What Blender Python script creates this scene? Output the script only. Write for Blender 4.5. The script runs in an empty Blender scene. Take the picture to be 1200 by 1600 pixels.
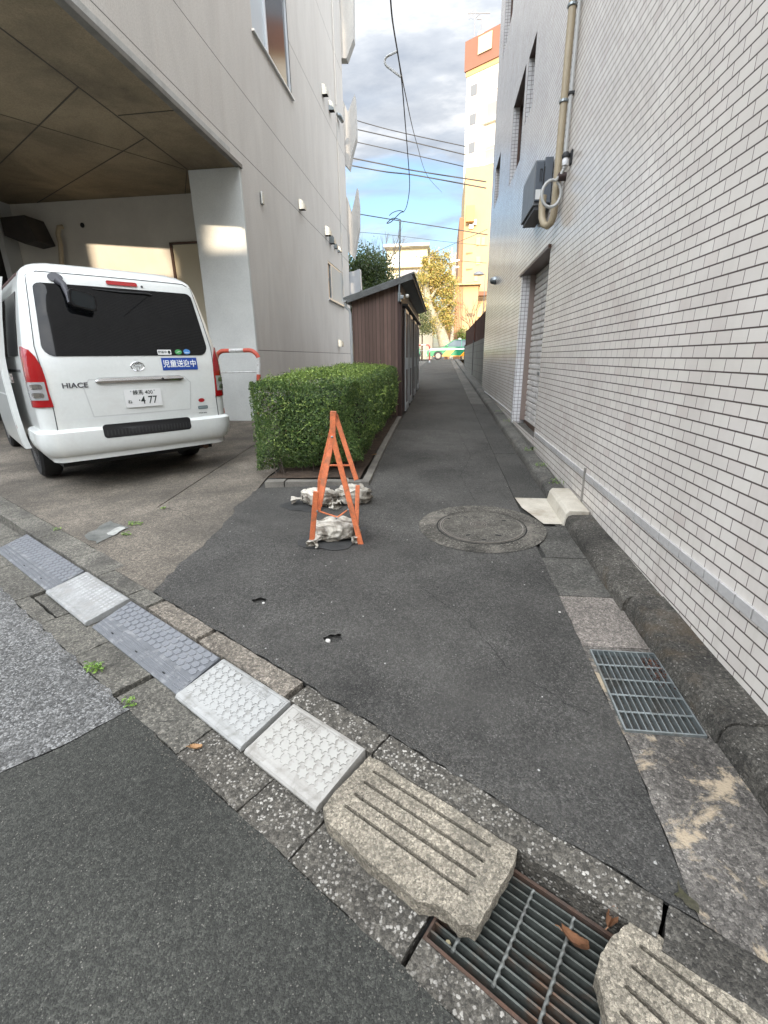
import bpy, bmesh, math, random
from mathutils import Vector, Matrix
from mathutils.geometry import tessellate_polygon
random.seed(7)
R_ = math.radians
S = bpy.context.scene
COL = S.collection
PI = math.pi

# ---------------------------------------------------------------- camera
FPX = 715.0; CX, CY = 600.0, 800.0; CAMH = 1.25
HORY, VPX, ROLL = 559.4, 691.0, 0.0158
_th = math.atan((CY-HORY)/FPX)
_F = Vector((0, math.cos(_th), -math.sin(_th))); _R = Vector((1, 0, 0)); _U = Vector((0, math.sin(_th), math.cos(_th)))
_r = math.cos(ROLL)*_R - math.sin(ROLL)*_U; _u = math.sin(ROLL)*_R + math.cos(ROLL)*_U
_d = _F + (VPX-CX)/FPX*_r - (HORY-ROLL*(VPX-CX)-CY)/FPX*_u
_psi = math.atan2(_d.x, _d.y)
_Z = Matrix.Rotation(_psi, 3, 'Z')
CR, CU, CF = _Z@_r, _Z@_u, _Z@_F
CAMP = Vector((0, 0, CAMH))
def ray(x, y): return CF + (x-CX)/FPX*CR - (y-CY)/FPX*CU
def onX(x, y, X): d = ray(x, y); return CAMP + d*(X/d.x)
def onY(x, y, Y): d = ray(x, y); return CAMP + d*(Y/d.y)
def onZ(x, y, z): d = ray(x, y); return CAMP + d*((z-CAMH)/d.z)
cam = bpy.data.cameras.new('camera'); camo = bpy.data.objects.new('camera', cam); COL.objects.link(camo)
m4 = Matrix((CR, CU, -CF)).transposed().to_4x4(); m4.translation = CAMP
camo.matrix_world = m4
cam.sensor_fit = 'HORIZONTAL'; cam.sensor_width = 36; cam.lens = 36*FPX/1200
cam.clip_start = 0.02; cam.clip_end = 3000
S.camera = camo
S.render.resolution_x = 768; S.render.resolution_y = 1024

# ---------------------------------------------------------------- light
SUN_EL = R_(12.0)
SUN_AZ = R_(180.0)            # sun stands behind the camera, its light runs along the alley
S.view_settings.view_transform = 'Standard'; S.view_settings.look = 'None'
S.view_settings.gamma = 1; S.view_settings.exposure = 0.82; S.view_settings.use_curve_mapping = False
w = bpy.data.worlds.new('World'); S.world = w; w.use_nodes = True
nt = w.node_tree; nt.nodes.clear()
def N(nt, t, **k):
    n = nt.nodes.new(t)
    for a, b in k.items(): setattr(n, a, b)
    return n
out = N(nt, 'ShaderNodeOutputWorld'); bg = N(nt, 'ShaderNodeBackground')
sky = N(nt, 'ShaderNodeTexSky', sky_type='NISHITA', sun_disc=False, sun_elevation=SUN_EL, sun_rotation=SUN_AZ)
sky.air_density = 1.2; sky.dust_density = 1.5; sky.ozone_density = 1.5
bg.inputs[1].default_value = 0.14
tc = N(nt, 'ShaderNodeTexCoord')
sep = N(nt, 'ShaderNodeSeparateXYZ'); nt.links.new(tc.outputs['Generated'], sep.inputs[0])
def MA(nt, op, a, b=None, c=None, clamp=False):
    n = nt.nodes.new('ShaderNodeMath'); n.operation = op; n.use_clamp = clamp
    for i, v in enumerate((a, b, c)):
        if v is None: continue
        if isinstance(v, (int, float)): n.inputs[i].default_value = v
        else: nt.links.new(v, n.inputs[i])
    return n.outputs[0]
zc = MA(nt, 'MAXIMUM', sep.outputs[2], 0.0)
zz = MA(nt, 'ADD', zc, 0.22)
px = MA(nt, 'DIVIDE', sep.outputs[0], zz); py = MA(nt, 'DIVIDE', sep.outputs[1], zz)
cmb = N(nt, 'ShaderNodeCombineXYZ'); nt.links.new(px, cmb.inputs[0]); nt.links.new(py, cmb.inputs[1])
mp = N(nt, 'ShaderNodeMapping'); nt.links.new(cmb.outputs[0], mp.inputs[0])
mp.inputs['Location'].default_value = (3.1, 1.7, 0); mp.inputs['Rotation'].default_value = (0, 0, 0.5); mp.inputs['Scale'].default_value = (1.0, 1.9, 1)
n1 = N(nt, 'ShaderNodeTexNoise'); n1.inputs['Scale'].default_value = 1.3; n1.inputs['Detail'].default_value = 8; n1.inputs['Roughness'].default_value = 0.55; n1.inputs['Distortion'].default_value = 0.3
nt.links.new(mp.outputs[0], n1.inputs['Vector'])
n2 = N(nt, 'ShaderNodeTexNoise'); n2.inputs['Scale'].default_value = 2.9; n2.inputs['Detail'].default_value = 7; n2.inputs['Roughness'].default_value = 0.6
nt.links.new(mp.outputs[0], n2.inputs['Vector'])
def RAMP(nt, fac, stops, interp='LINEAR'):
    n = nt.nodes.new('ShaderNodeValToRGB'); cr = n.color_ramp; cr.interpolation = interp
    while len(cr.elements) > 1: cr.elements.remove(cr.elements[-1])
    for i, (p, c) in enumerate(stops):
        if isinstance(c, (int, float)): c = (c, c, c)
        e = cr.elements[0] if i == 0 else cr.elements.new(p)
        e.position = p; e.color = (*c, 1)
    nt.links.new(fac, n.inputs[0]); return n.outputs[0]
def MIX(nt, fac, a, b, mode='MIX'):
    n = nt.nodes.new('ShaderNodeMix'); n.data_type = 'RGBA'; n.blend_type = mode; n.clamp_result = False
    for i, v in ((0, fac), (6, a), (7, b)):
        if isinstance(v, (int, float)): n.inputs[i].default_value = v if i == 0 else (v, v, v, 1)
        elif isinstance(v, (tuple, list)): n.inputs[i].default_value = (*v, 1)
        else: nt.links.new(v, n.inputs[i])
    return n.outputs[2]
# less cloud low down: blue shows near the horizon
low = RAMP(nt, sep.outputs[2], [(0.0, 0.5), (0.20, 0.42), (0.33, 0.60), (0.45, 0.72), (1.0, 0.75)])
cv = MA(nt, 'ADD', n1.outputs[0], MA(nt, 'MULTIPLY', MA(nt, 'SUBTRACT', low, 0.5), 0.9))
mask = RAMP(nt, cv, [(0.40, 0.0), (0.55, 0.9), (0.7, 1.0)])
cl = RAMP(nt, n2.outputs[0], [(0.30, (2.05, 2.3, 2.7)), (0.50, (3.1, 3.3, 3.6)), (0.70, (5.4, 5.4, 5.4))])
# clouds are brighter towards the sun's side of the sky
sd = MA(nt, 'MULTIPLY_ADD', sep.outputs[1], -0.5, 0.5, clamp=True)
gl = MA(nt, 'MULTIPLY_ADD', MA(nt, 'POWER', sd, 1.6), 4.4, 0.74)
gz = MA(nt, 'MULTIPLY_ADD', zc, 1.45, 0.72)
clb = MIX(nt, 1.0, cl, MIX(nt, 1.0, gl, gz, 'MULTIPLY'), 'MULTIPLY')
skyb = MIX(nt, 1.0, sky.outputs[0], (0.95, 1.05, 1.25), 'MULTIPLY')
fin = MIX(nt, mask, skyb, clb)
nt.links.new(fin, bg.inputs[0]); nt.links.new(bg.outputs[0], out.inputs[0])
sl = bpy.data.lights.new('sun', 'SUN'); sl.energy = 4.0; sl.angle = R_(0.6); sl.color = (1.0, 0.82, 0.62)
so = bpy.data.objects.new('sun', sl); COL.objects.link(so)
so.rotation_euler = Vector((0, math.cos(SUN_EL), -math.sin(SUN_EL))).to_track_quat('-Z', 'Y').to_euler()
so.location = (0, -30, 12)

# ---------------------------------------------------------------- helpers
def tag(o, label=None, cat=None, group=None, kind=None):
    if label: o['label'] = label
    if cat: o['category'] = cat
    if group: o['group'] = group
    if kind: o['kind'] = kind
    return o
def thing(name, label, cat, loc=(0, 0, 0), rz=0.0, group=None):
    o = bpy.data.objects.new(name, None); COL.objects.link(o); o.empty_display_size = 0.1
    o.location = loc; o.rotation_euler = (0, 0, rz)
    o.matrix_world = Matrix.Translation(Vector(loc)) @ Matrix.Rotation(rz, 4, 'Z')
    return tag(o, label, cat, group)
def worldm(o):
    m = Matrix()
    while o is not None:
        m = Matrix.Translation(o.location) @ o.rotation_euler.to_matrix().to_4x4() @ m; o = o.parent
    return m
def copy_tree(o, parent=None):
    c = o.copy(); COL.objects.link(c); c.parent = parent
    for ch in list(o.children): copy_tree(ch, c)
    return c
class MB:
    def __init__(s): s.v = []; s.f = []
    def add(s, vs, fs):
        k = len(s.v); s.v += [tuple(v) for v in vs]; s.f += [tuple(i+k for i in f) for f in fs]; return s
    def box(s, x0, x1, y0, y1, z0, z1):
        vs = [(x, y, z) for z in (z0, z1) for y in (y0, y1) for x in (x0, x1)]
        return s.add(vs, [(0, 2, 3, 1), (4, 5, 7, 6), (0, 1, 5, 4), (2, 6, 7, 3), (0, 4, 6, 2), (1, 3, 7, 5)])
    def obox(s, c, ax, ay, az, hx, hy, hz):
        c = Vector(c); ax, ay, az = Vector(ax)*hx, Vector(ay)*hy, Vector(az)*hz
        vs = [c+i*ax+j*ay+k*az for k in (-1, 1) for j in (-1, 1) for i in (-1, 1)]
        return s.add(vs, [(0, 2, 3, 1), (4, 5, 7, 6), (0, 1, 5, 4), (2, 6, 7, 3), (0, 4, 6, 2), (1, 3, 7, 5)])
    def bar(s, a, b, w, t, up=(0, 0, 1)):
        a, b = Vector(a), Vector(b); d = (b-a); L = d.length; d.normalize(); u = Vector(up)
        x = d.cross(u)
        if x.length < 1e-4: x = d.cross(Vector((1, 0, 0)))
        x.normalize(); u = x.cross(d).normalized()
        return s.obox((a+b)/2, d, x, u, L/2, w/2, t/2)
    def tube(s, pts, r, n=8, caps=True):
        pts = [Vector(p) for p in pts]; m = len(pts)
        rs = r if isinstance(r, (list, tuple)) else [r]*m
        k = len(s.v); up = None
        for i, p in enumerate(pts):
            d = (pts[min(i+1, m-1)]-pts[max(i-1, 0)]).normalized()
            if up is None:
                up = Vector((0, 0, 1)) if abs(d.z) < .9 else Vector((1, 0, 0))
            x = d.cross(up).normalized(); up = x.cross(d).normalized()
            for j in range(n):
                a = 2*PI*j/n; s.v.append(tuple(p+rs[i]*(math.cos(a)*x+math.sin(a)*up)))
        for i in range(m-1):
            for j in range(n):
                s.f.append((k+i*n+j, k+i*n+(j+1) % n, k+(i+1)*n+(j+1) % n, k+(i+1)*n+j))
        if caps: s.f.append(tuple(k+j for j in range(n))[::-1]); s.f.append(tuple(k+(m-1)*n+j for j in range(n)))
        return s
    def prism(s, poly, z0, z1, fn=None):
        """poly: list of (x,y); fn maps (x,y,z)->point"""
        n = len(poly); fn = fn or (lambda x, y, z: (x, y, z))
        vs = [fn(x, y, z0) for x, y in poly]+[fn(x, y, z1) for x, y in poly]
        tr = tessellate_polygon([[Vector((x, y, 0)) for x, y in poly]])
        ar = sum(poly[i][0]*poly[(i+1) % n][1]-poly[(i+1) % n][0]*poly[i][1] for i in range(n))
        fs = []
        for t in tr:
            a, b, c = t
            o = (poly[b][0]-poly[a][0])*(poly[c][1]-poly[a][1])-(poly[b][1]-poly[a][1])*(poly[c][0]-poly[a][0])
            if o < 0: a, c = c, a
            fs.append((c, b, a)); fs.append((a+n, b+n, c+n))
        for i in range(n):
            j = (i+1) % n
            fs.append((i, j, j+n, i+n) if ar > 0 else (j, i, i+n, j+n))
        return s.add(vs, fs)
    def lathe(s, prof, c=(0, 0, 0), n=24, ax='Z'):
        k = len(s.v); c = Vector(c)
        for r, h in prof:
            for j in range(n):
                a = 2*PI*j/n; q = (r*math.cos(a), r*math.sin(a), h)
                if ax == 'X': q = (h, q[0], q[1])
                elif ax == 'Y': q = (q[0], h, q[1])
                s.v.append(tuple(c+Vector(q)))
        m = len(prof)
        for i in range(m-1):
            for j in range(n):
                s.f.append((k+i*n+j, k+i*n+(j+1) % n, k+(i+1)*n+(j+1) % n, k+(i+1)*n+j))
        s.f.append(tuple(k+j for j in range(n))[::-1]); s.f.append(tuple(k+(m-1)*n+j for j in range(n)))
        return s
    def build(s, name, mat, parent=None, world=False, bevel=0, seg=2, smooth=None, fix=True):
        if world and parent is not None:
            im = worldm(parent).inverted(); vs = [tuple(im@Vector(v)) for v in s.v]
        else: vs = s.v
        me = bpy.data.meshes.new(name); me.from_pydata(vs, [], s.f); me.update()
        if fix:
            bm = bmesh.new(); bm.from_mesh(me); bmesh.ops.recalc_face_normals(bm, faces=bm.faces); bm.to_mesh(me); bm.free()
        for mm in (mat if isinstance(mat, (list, tuple)) else [mat]): me.materials.append(mm)
        o = bpy.data.objects.new(name, me); COL.objects.link(o); o.parent = parent
        if smooth is not None:
            for p in me.polygons: p.use_smooth = True
            me.set_sharp_from_angle(angle=R_(smooth))
        if bevel:
            b = o.modifiers.new('bevel', 'BEVEL'); b.width = bevel; b.segments = seg; b.limit_method = 'ANGLE'; b.angle_limit = R_(40)
        return o
def rpoly(x0, x1, y0, y1, r, n=5):
    p = []
    for cx, cy, a0 in ((x1-r, y0+r, -90), (x1-r, y1-r, 0), (x0+r, y1-r, 90), (x0+r, y0+r, 180)):
        for i in range(n+1):
            a = R_(a0+90*i/n); p.append((cx+r*math.cos(a), cy+r*math.sin(a)))
    return p
def ell(cx, cy, rx, ry, n=28): return [(cx+rx*math.cos(2*PI*i/n), cy+ry*math.sin(2*PI*i/n)) for i in range(n)]
def jag(poly, amp, step, seed=0, closed=True):
    """subdivide an outline and roughen it"""
    rn = random.Random(seed); o = []; n = len(poly)
    for i in range(n if closed else n-1):
        a, b = Vector(poly[i]), Vector(poly[(i+1) % n]); L = (b-a).length; k = max(1, int(L/step)); t = (b-a)/max(L, 1e-6); nn = Vector((-t.y, t.x))
        for j in range(k):
            o.append(tuple(a+(b-a)*(j/k)+nn*(rn.uniform(-amp, amp) if j else rn.uniform(-amp, amp)*.4)))
    if not closed: o.append(poly[-1])
    return o
def sheet(poly, fn, step, holes=(), thick=0.0, jx=0):
    """flat polygon cut on a grid then lifted by fn(x,y)->point; thick>0 hangs a skirt below"""
    loops = [[Vector((x, y, 0)) for x, y in l] for l in [poly]+list(holes)]
    flat = [v for l in loops for v in l]; tr = tessellate_polygon(loops)
    bm = bmesh.new(); vs = [bm.verts.new(v) for v in flat]
    for t in tr:
        try: bm.faces.new([vs[i] for i in t])
        except ValueError: pass
    for ax in (0, 1):
        lo = min(v[ax] for v in flat); hi = max(v[ax] for v in flat); c = (math.floor(lo/step)+1)*step
        nr = Vector((1, 0, 0)) if ax == 0 else Vector((0, 1, 0))
        while c < hi:
            bmesh.ops.bisect_plane(bm, geom=bm.verts[:]+bm.edges[:]+bm.faces[:], plane_co=nr*c, plane_no=nr, dist=1e-6); c += step
    bmesh.ops.recalc_face_normals(bm, faces=bm.faces)
    bm.normal_update()
    for f in bm.faces:
        if f.normal.z < 0: f.normal_flip()
    if thick:
        be = [e for e in bm.edges if len(e.link_faces) == 1]
        r = bmesh.ops.extrude_edge_only(bm, edges=be); nv = {v for v in r['geom'] if isinstance(v, bmesh.types.BMVert)}
    else: nv = set()
    for v in bm.verts:
        p = Vector(fn(v.co.x, v.co.y))
        if v in nv: p = p-Vector((0, 0, thick))
        v.co = p
    me = bpy.data.meshes.new('s'); bm.to_mesh(me); bm.free()
    mb = MB(); mb.v = [tuple(v.co) for v in me.vertices]; mb.f = [tuple(p.vertices) for p in me.polygons]
    bpy.data.meshes.remove(me); return mb
def text_mb(body, size, fn, depth=0.002, bold=0.0, shear=0.0, sx=1.0, align='CENTER'):
    """lettering as a real mesh; fn maps (x,y,z) of the flat text to a point"""
    cu = bpy.data.curves.new('t', 'FONT'); cu.body = body; cu.size = size; cu.align_x = align; cu.align_y = 'CENTER'
    cu.extrude = depth/2; cu.offset = bold; cu.shear = shear; cu.resolution_u = 3
    o = bpy.data.objects.new('t', cu); COL.objects.link(o)
    dg = bpy.context.evaluated_depsgraph_get(); me = bpy.data.meshes.new_from_object(o.evaluated_get(dg))
    mb = MB(); mb.v = [tuple(fn(v.co.x*sx, v.co.y, v.co.z)) for v in me.vertices]; mb.f = [tuple(p.vertices) for p in me.polygons]
    bpy.data.objects.remove(o); bpy.data.curves.remove(cu); bpy.data.meshes.remove(me); return mb

# ---------------------------------------------------------------- materials
def mat(name, col=(.5, .5, .5), rough=.6, metal=0.0, spec=.5, coat=0.0):
    m = bpy.data.materials.new(name); m.use_nodes = True; nt = m.node_tree
    b = nt.nodes['Principled BSDF']; b.inputs['Base Color'].default_value = (*col, 1); b.inputs['Roughness'].default_value = rough
    b.inputs['Metallic'].default_value = metal; b.inputs['Specular IOR Level'].default_value = spec; b.inputs['Coat Weight'].default_value = coat
    return m, nt, b
def oc(nt): return nt.nodes.new('ShaderNodeTexCoord').outputs['Object']
def mapped(nt, v, scale=(1, 1, 1), rot=(0, 0, 0), loc=(0, 0, 0)):
    n = nt.nodes.new('ShaderNodeMapping'); n.inputs['Scale'].default_value = scale; n.inputs['Rotation'].default_value = rot; n.inputs['Location'].default_value = loc
    nt.links.new(v, n.inputs[0]); return n.outputs[0]
def noise(nt, v, scale, detail=4, rough=.55, dist=0):
    n = nt.nodes.new('ShaderNodeTexNoise'); n.inputs['Scale'].default_value = scale; n.inputs['Detail'].default_value = detail
    n.inputs['Roughness'].default_value = rough; n.inputs['Distortion'].default_value = dist; nt.links.new(v, n.inputs['Vector']); return n.outputs[0]
def voro(nt, v, scale, feature='F1', rnd=1):
    n = nt.nodes.new('ShaderNodeTexVoronoi'); n.feature = feature; n.inputs['Scale'].default_value = scale; n.inputs['Randomness'].default_value = rnd
    nt.links.new(v, n.inputs['Vector']); return n
def bump(nt, b, h, strength=.4, dist=.003):
    n = nt.nodes.new('ShaderNodeBump'); n.inputs['Strength'].default_value = strength; n.inputs['Distance'].default_value = dist
    nt.links.new(h, n.inputs['Height']); nt.links.new(n.outputs[0], b.inputs['Normal']); return n
def surf(name, c0, c1, nscale=3, rough=.7, fine=60, fineamt=.25, bs=.3, bd=.002, metal=0, spec=.5, stain=None, stain_scale=1.5, streak=False):
    """two-tone weathered surface: broad noise between c0 and c1, fine grain, bump"""
    m, nt, b = mat(name, c0, rough, metal, spec); v = oc(nt)
    vv = mapped(nt, v, (1, 1, .12)) if streak else v
    col = MIX(nt, RAMP(nt, noise(nt, vv, nscale, 6), [(.35, 0), (.65, 1)]), c0, c1)
    f = noise(nt, v, fine, 3, .7)
    col = MIX(nt, fineamt, col, RAMP(nt, f, [(.3, .45), (.7, 1.6)]), 'MULTIPLY')
    if stain:
        s = RAMP(nt, noise(nt, v, stain_scale, 8, .65, .6), [(.52, 0), (.68, 1)]); col = MIX(nt, MA(nt, 'MULTIPLY', s, .8), col, stain)
    nt.links.new(col, b.inputs['Base Color']); bump(nt, b, f, bs, bd)
    return m
def aggregate(name, dark, light, scale, share=.25, gap=.45, big=(.75, 1.25), bigscale=1.5, rough=.85, pebble=None, bs=.6, bd=.003, tone2=None, stain=None, stain_scale=2.0, stain_lim=(.5, .68), fleck=None):
    """stony surface: voronoi stones over a binder, some of them light"""
    m, nt, b = mat(name, dark, rough, 0, .35); v = oc(nt)
    wob = nt.nodes.new('ShaderNodeTexNoise'); wob.inputs['Scale'].default_value = scale*1.1; wob.inputs['Detail'].default_value = 3; nt.links.new(v, wob.inputs['Vector'])
    vm_ = nt.nodes.new('ShaderNodeVectorMath'); vm_.operation = 'MULTIPLY_ADD'; nt.links.new(wob.outputs['Color'], vm_.inputs[0]); vm_.inputs[1].default_value = (1.1/scale,)*3; nt.links.new(v, vm_.inputs[2]); vd = vm_.outputs[0]
    vo = voro(nt, vd, scale); sp = nt.nodes.new('ShaderNodeSeparateColor'); nt.links.new(vo.outputs['Color'], sp.inputs[0])
    v3 = voro(nt, vd, scale*.47); s3 = nt.nodes.new('ShaderNodeSeparateColor'); nt.links.new(v3.outputs['Color'], s3.inputs[0])
    pick = RAMP(nt, sp.outputs[0], [(1-share-.001, 0), (1-share, 1)])
    core = RAMP(nt, MA(nt, 'ADD', vo.outputs['Distance'], MA(nt, 'MULTIPLY', sp.outputs[1], gap*.45)), [(gap*.75, 1), (gap, 0)])
    tone = MIX(nt, sp.outputs[1], light, tone2 or tuple(c*.6 for c in light))
    grain = MIX(nt, 1.0, dark, RAMP(nt, noise(nt, v, scale*2.2, 3, .7), [(.3, .5), (.7, 1.6)]), 'MULTIPLY')
    grain = MIX(nt, .9, grain, RAMP(nt, sp.outputs[2], [(0, .55), (.55, .97), (1, 1.6)]), 'MULTIPLY')
    grain = MIX(nt, .7, grain, RAMP(nt, s3.outputs[1], [(0, .7), (.6, 1), (1, 1.4)]), 'MULTIPLY')
    grime = RAMP(nt, noise(nt, v, 9, 6, .65), [(.38, .25), (.55, 1)])
    col = MIX(nt, MA(nt, 'MULTIPLY', MA(nt, 'MULTIPLY', pick, core), grime), grain, tone)
    col = MIX(nt, 1.0, col, RAMP(nt, noise(nt, v, bigscale, 6, .6), [(.3, big[0]), (.7, big[1])]), 'MULTIPLY')
    if stain:
        s = RAMP(nt, noise(nt, v, stain_scale, 9, .7, .5), [(stain_lim[0], 0), (stain_lim[1], 1)]); col = MIX(nt, MA(nt, 'MULTIPLY', s, .85), col, stain)
    if fleck:
        v2 = voro(nt, vd, scale*.3); s2 = nt.nodes.new('ShaderNodeSeparateColor'); nt.links.new(v2.outputs['Color'], s2.inputs[0])
        col = MIX(nt, MA(nt, 'MULTIPLY', MA(nt, 'GREATER_THAN', s2.outputs[0], .985), MA(nt, 'LESS_THAN', v2.outputs['Distance'], .22)), col, fleck)
        lo = RAMP(nt, noise(nt, v, .45, 5, .6, .4), [(.36, .78), (.5, 1), (.64, 1.3)]); col = MIX(nt, 1.0, col, lo, 'MULTIPLY')
    nt.links.new(col, b.inputs['Base Color'])
    h = MA(nt, 'ADD', MA(nt, 'SUBTRACT', 1.0, vo.outputs['Distance']), MA(nt, 'MULTIPLY', noise(nt, v, scale*1.5, 4), .8))
    bump(nt, b, h, bs, bd); return m
def plain(name, col, rough=.5, metal=0, spec=.5, coat=0): return mat(name, col, rough, metal, spec, coat)[0]

asphalt = aggregate('asphalt', (.062, .059, .053), (.22, .21, .19), 185, .14, .5, (.60, 1.45), 1.6, .85, bs=1.0, bd=.005, stain=(.088, .083, .074), stain_scale=.8, stain_lim=(.46, .74), fleck=(.4, .39, .36))
asphalt_new = aggregate('asphalt_road', (.041, .041, .035), (.20, .19, .165), 220, .12, .48, (.7, 1.3), 1.4, .82, bs=.8, bd=.003)
asphalt_seam = aggregate('asphalt_worn', (.045, .043, .038), (.20, .19, .18), 190, .08, .45, (.6, 1.4), 1.1, .85, bs=.7, stain=(.070, .066, .058), stain_scale=.7, stain_lim=(.48, .75))
asphalt_light = aggregate('coarse_asphalt', (.10, .098, .093), (.31, .305, .29), 120, .60, .72, (.85, 1.12), 2.0, .85, bs=1.0, bd=.005, tone2=(.22, .22, .22))
concrete_drive = aggregate('driveway_concrete', (.135, .116, .092), (.25, .225, .19), 150, .16, .5, (.5, 1.4), 1.5, .85, bs=.5, bd=.003, stain=(.055, .050, .042), stain_scale=1.1, stain_lim=(.44, .70))
concrete_gutter = aggregate('gutter_concrete', (.105, .098, .082), (.30, .27, .22), 130, .18, .5, (.6, 1.35), 2.6, .85, bs=.6, bd=.003, stain=(.05, .046, .040), stain_scale=3, stain_lim=(.52, .7))
concrete_pebble = aggregate('pebble_concrete', (.075, .068, .056), (.42, .395, .35), 115, .46, .62, (.75, 1.2), 3, .8, bs=.9, bd=.004, tone2=(.17, .155, .135))
concrete_pale = aggregate('pale_kerb_concrete', (.15, .13, .105), (.38, .33, .27), 110, .4, .5, (.65, 1.25), 3, .85, bs=.8, bd=.004)
concrete_slab = aggregate('slab_concrete', (.20, .175, .135), (.36, .32, .25), 190, .40, .55, (.75, 1.25), 5, .85, bs=.7, bd=.003, tone2=(.17, .15, .12), stain=(.11, .10, .08), stain_scale=4, stain_lim=(.56, .75))
concrete_dark = aggregate('dark_kerb_concrete', (.062, .057, .048), (.30, .28, .25), 140, .12, .5, (.4, 1.8), 3.2, .85, bs=.9, bd=.006, stain=(.095, .068, .040), stain_scale=1.7, stain_lim=(.56, .70))
concrete_side = aggregate('side_gutter_concrete', (.082, .078, .068), (.30, .28, .25), 140, .12, .45, (.55, 1.4), 2.0, .8, bs=.5, bd=.003, stain=(.15, .135, .115), stain_scale=2.5, stain_lim=(.56, .7))
concrete_stain = aggregate('apron_concrete', (.105, .095, .083), (.34, .31, .27), 120, .16, .45, (.5, 1.45), 3, .8, bs=.7, bd=.004, stain=(.40, .32, .22), stain_scale=5.0, stain_lim=(.535, .60))
concrete_pink = aggregate('pink_concrete', (.17, .15, .13), (.30, .26, .23), 170, .2, .5, (.7, 1.2), 3, .85, bs=.5, bd=.003)
concrete_white = surf('new_concrete', (.52, .48, .40), (.42, .38, .31), 6, .8, 90, .2, .3, .002, stain=(.26, .21, .15), stain_scale=3)
iron = surf('cast_iron', (.11, .095, .08), (.16, .14, .12), 8, .65, 120, .5, .8, .003, stain=(.24, .22, .19), stain_scale=6)
dark_hole = plain('dark_hollow', (.01, .01, .01), .9)
# ================================================================ THE GROUND
UX, UY = math.cos(R_(-31)), math.sin(R_(-31)); NX, NY = -UY, UX      # road axis u, and n pointing to the alley
def UN(u, n, z=0.0): return (u*UX+n*NX, u*UY+n*NY, z)
def un(x, y): return (x*UX+y*UY, x*NX+y*NY)
def xyU(u, n): p = UN(u, n); return (p[0], p[1])
def H(x, y):
    t = min(max((-x-1)/2, 0), 1); yy = min(y, 36.5)
    return .05+.028*(yy-1)*(1-.55*t)
def Hn(dz, amp=0, sc=3.0):
    def f(x, y): return (x, y, H(x, y)+dz+(amp*math.sin(x*sc+1)*math.cos(y*sc*.8) if amp else 0))
    return f
def flat(z): return lambda x, y: (x, y, z)
def struct(name, mb, m, smooth=None, kind='structure'):
    o = mb.build(name, m, None, smooth=smooth, fix=False); o['kind'] = kind; return o

struct('ground', MB().add([UN(-400, -400, -.45), UN(400, -400, -.45), UN(400, 400, -.45), UN(-400, 400, -.45)], [(0, 1, 2, 3)]), asphalt_seam)
# the road in front: dark asphalt with a pale coarse patch at the left
GN = .505
def pq(x, y, z=0): p = onZ(x, y, z); return (p.x, p.y)
edge = [pq(-150, 1250), pq(0, 1208), pq(100, 1165), pq(198, 1112)]
eu = [un(*p) for p in edge]
lg = jag([xyU(-60, GN), xyU(eu[-1][0], GN)], .008, .06, 3, closed=False)
struct('road', sheet([xyU(-60, -9), xyU(60, -9)]+jag([xyU(60, GN), xyU(eu[-1][0], GN)], .006, .08, 5, closed=False)+jag(list(reversed(edge[:-1])), .004, .05, 6, closed=False)+[xyU(-60, eu[0][1])], flat(.0), 4.0), asphalt_new)
struct('road_patch', sheet([xyU(-60, eu[0][1])]+jag(edge, .004, .05, 6, closed=False)[:-1]+list(reversed(lg)), flat(.003), 4.0), asphalt_light)
struct('far_pavement', MB().add([UN(-60, -9.0, .0), UN(-60, -12, .0), UN(60, -12, .0), UN(60, -9.0, .0)], [(0, 1, 2, 3)]), concrete_gutter)
# gutter made of concrete blocks laid in a row
PIT0, PIT1 = -.30, .02
def blocks(name, spans, n0, n1, z, mats, joint=.004, seed=1, zf=None, thick=.2):
    for i, (a, b, mi) in enumerate(spans):
        poly = jag([xyU(a+joint, n0), xyU(b-joint, n0), xyU(b-joint, n1), xyU(a+joint, n1)], .003, .035, seed+i)
        mb = sheet(poly, (lambda x, y, zi=z: (x, y, zi+.0015*math.sin(17*x)*math.sin(13*y))) if zf is None else zf, .25, thick=thick)
        struct(name, mb, mats[mi])
gsp = [(-14, -11, 0), (-11, -9, 0), (-9, -7.4, 0), (-7.4, -6, 0), (-6, -4.9, 0), (-4.9, -4.25, 0), (-4.25, -3.62, 0), (-3.62, -3.02, 0), (-2.62, -2.18, 0), (-2.18, -1.78, 0), (-1.75, -1.30, 0), (-1.30, -.96, 1), (-.96, -.735, 1), (-.735, -.37, 1)]
blocks('gutter', gsp, GN, .86, .001, [concrete_gutter, concrete_pebble], seed=20)
blocks('gutter', [(-3.02, -2.62, 0)], GN, .575, .001, [concrete_gutter], seed=90)
blocks('gutter', [(-3.00, -2.64, 0)], .590, .86, -.006, [concrete_gutter], seed=91)
blocks('gutter', [(-.365, .05, 0), (.05, .9, 0), (.9, 3, 0), (3, 8, 0), (8, 20, 0)], GN, .575, .001, [concrete_pebble], seed=60, thick=.3)
struct('drain_channel', MB().add([UN(-.367, .575, -.16), UN(4, .575, -.16), UN(4, .868, -.16), UN(-.367, .868, -.16), UN(-.367, .575, 0), UN(-.367, .868, 0)], [(0, 1, 2, 3), (0, 3, 5, 4)]), dark_hole)
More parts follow.
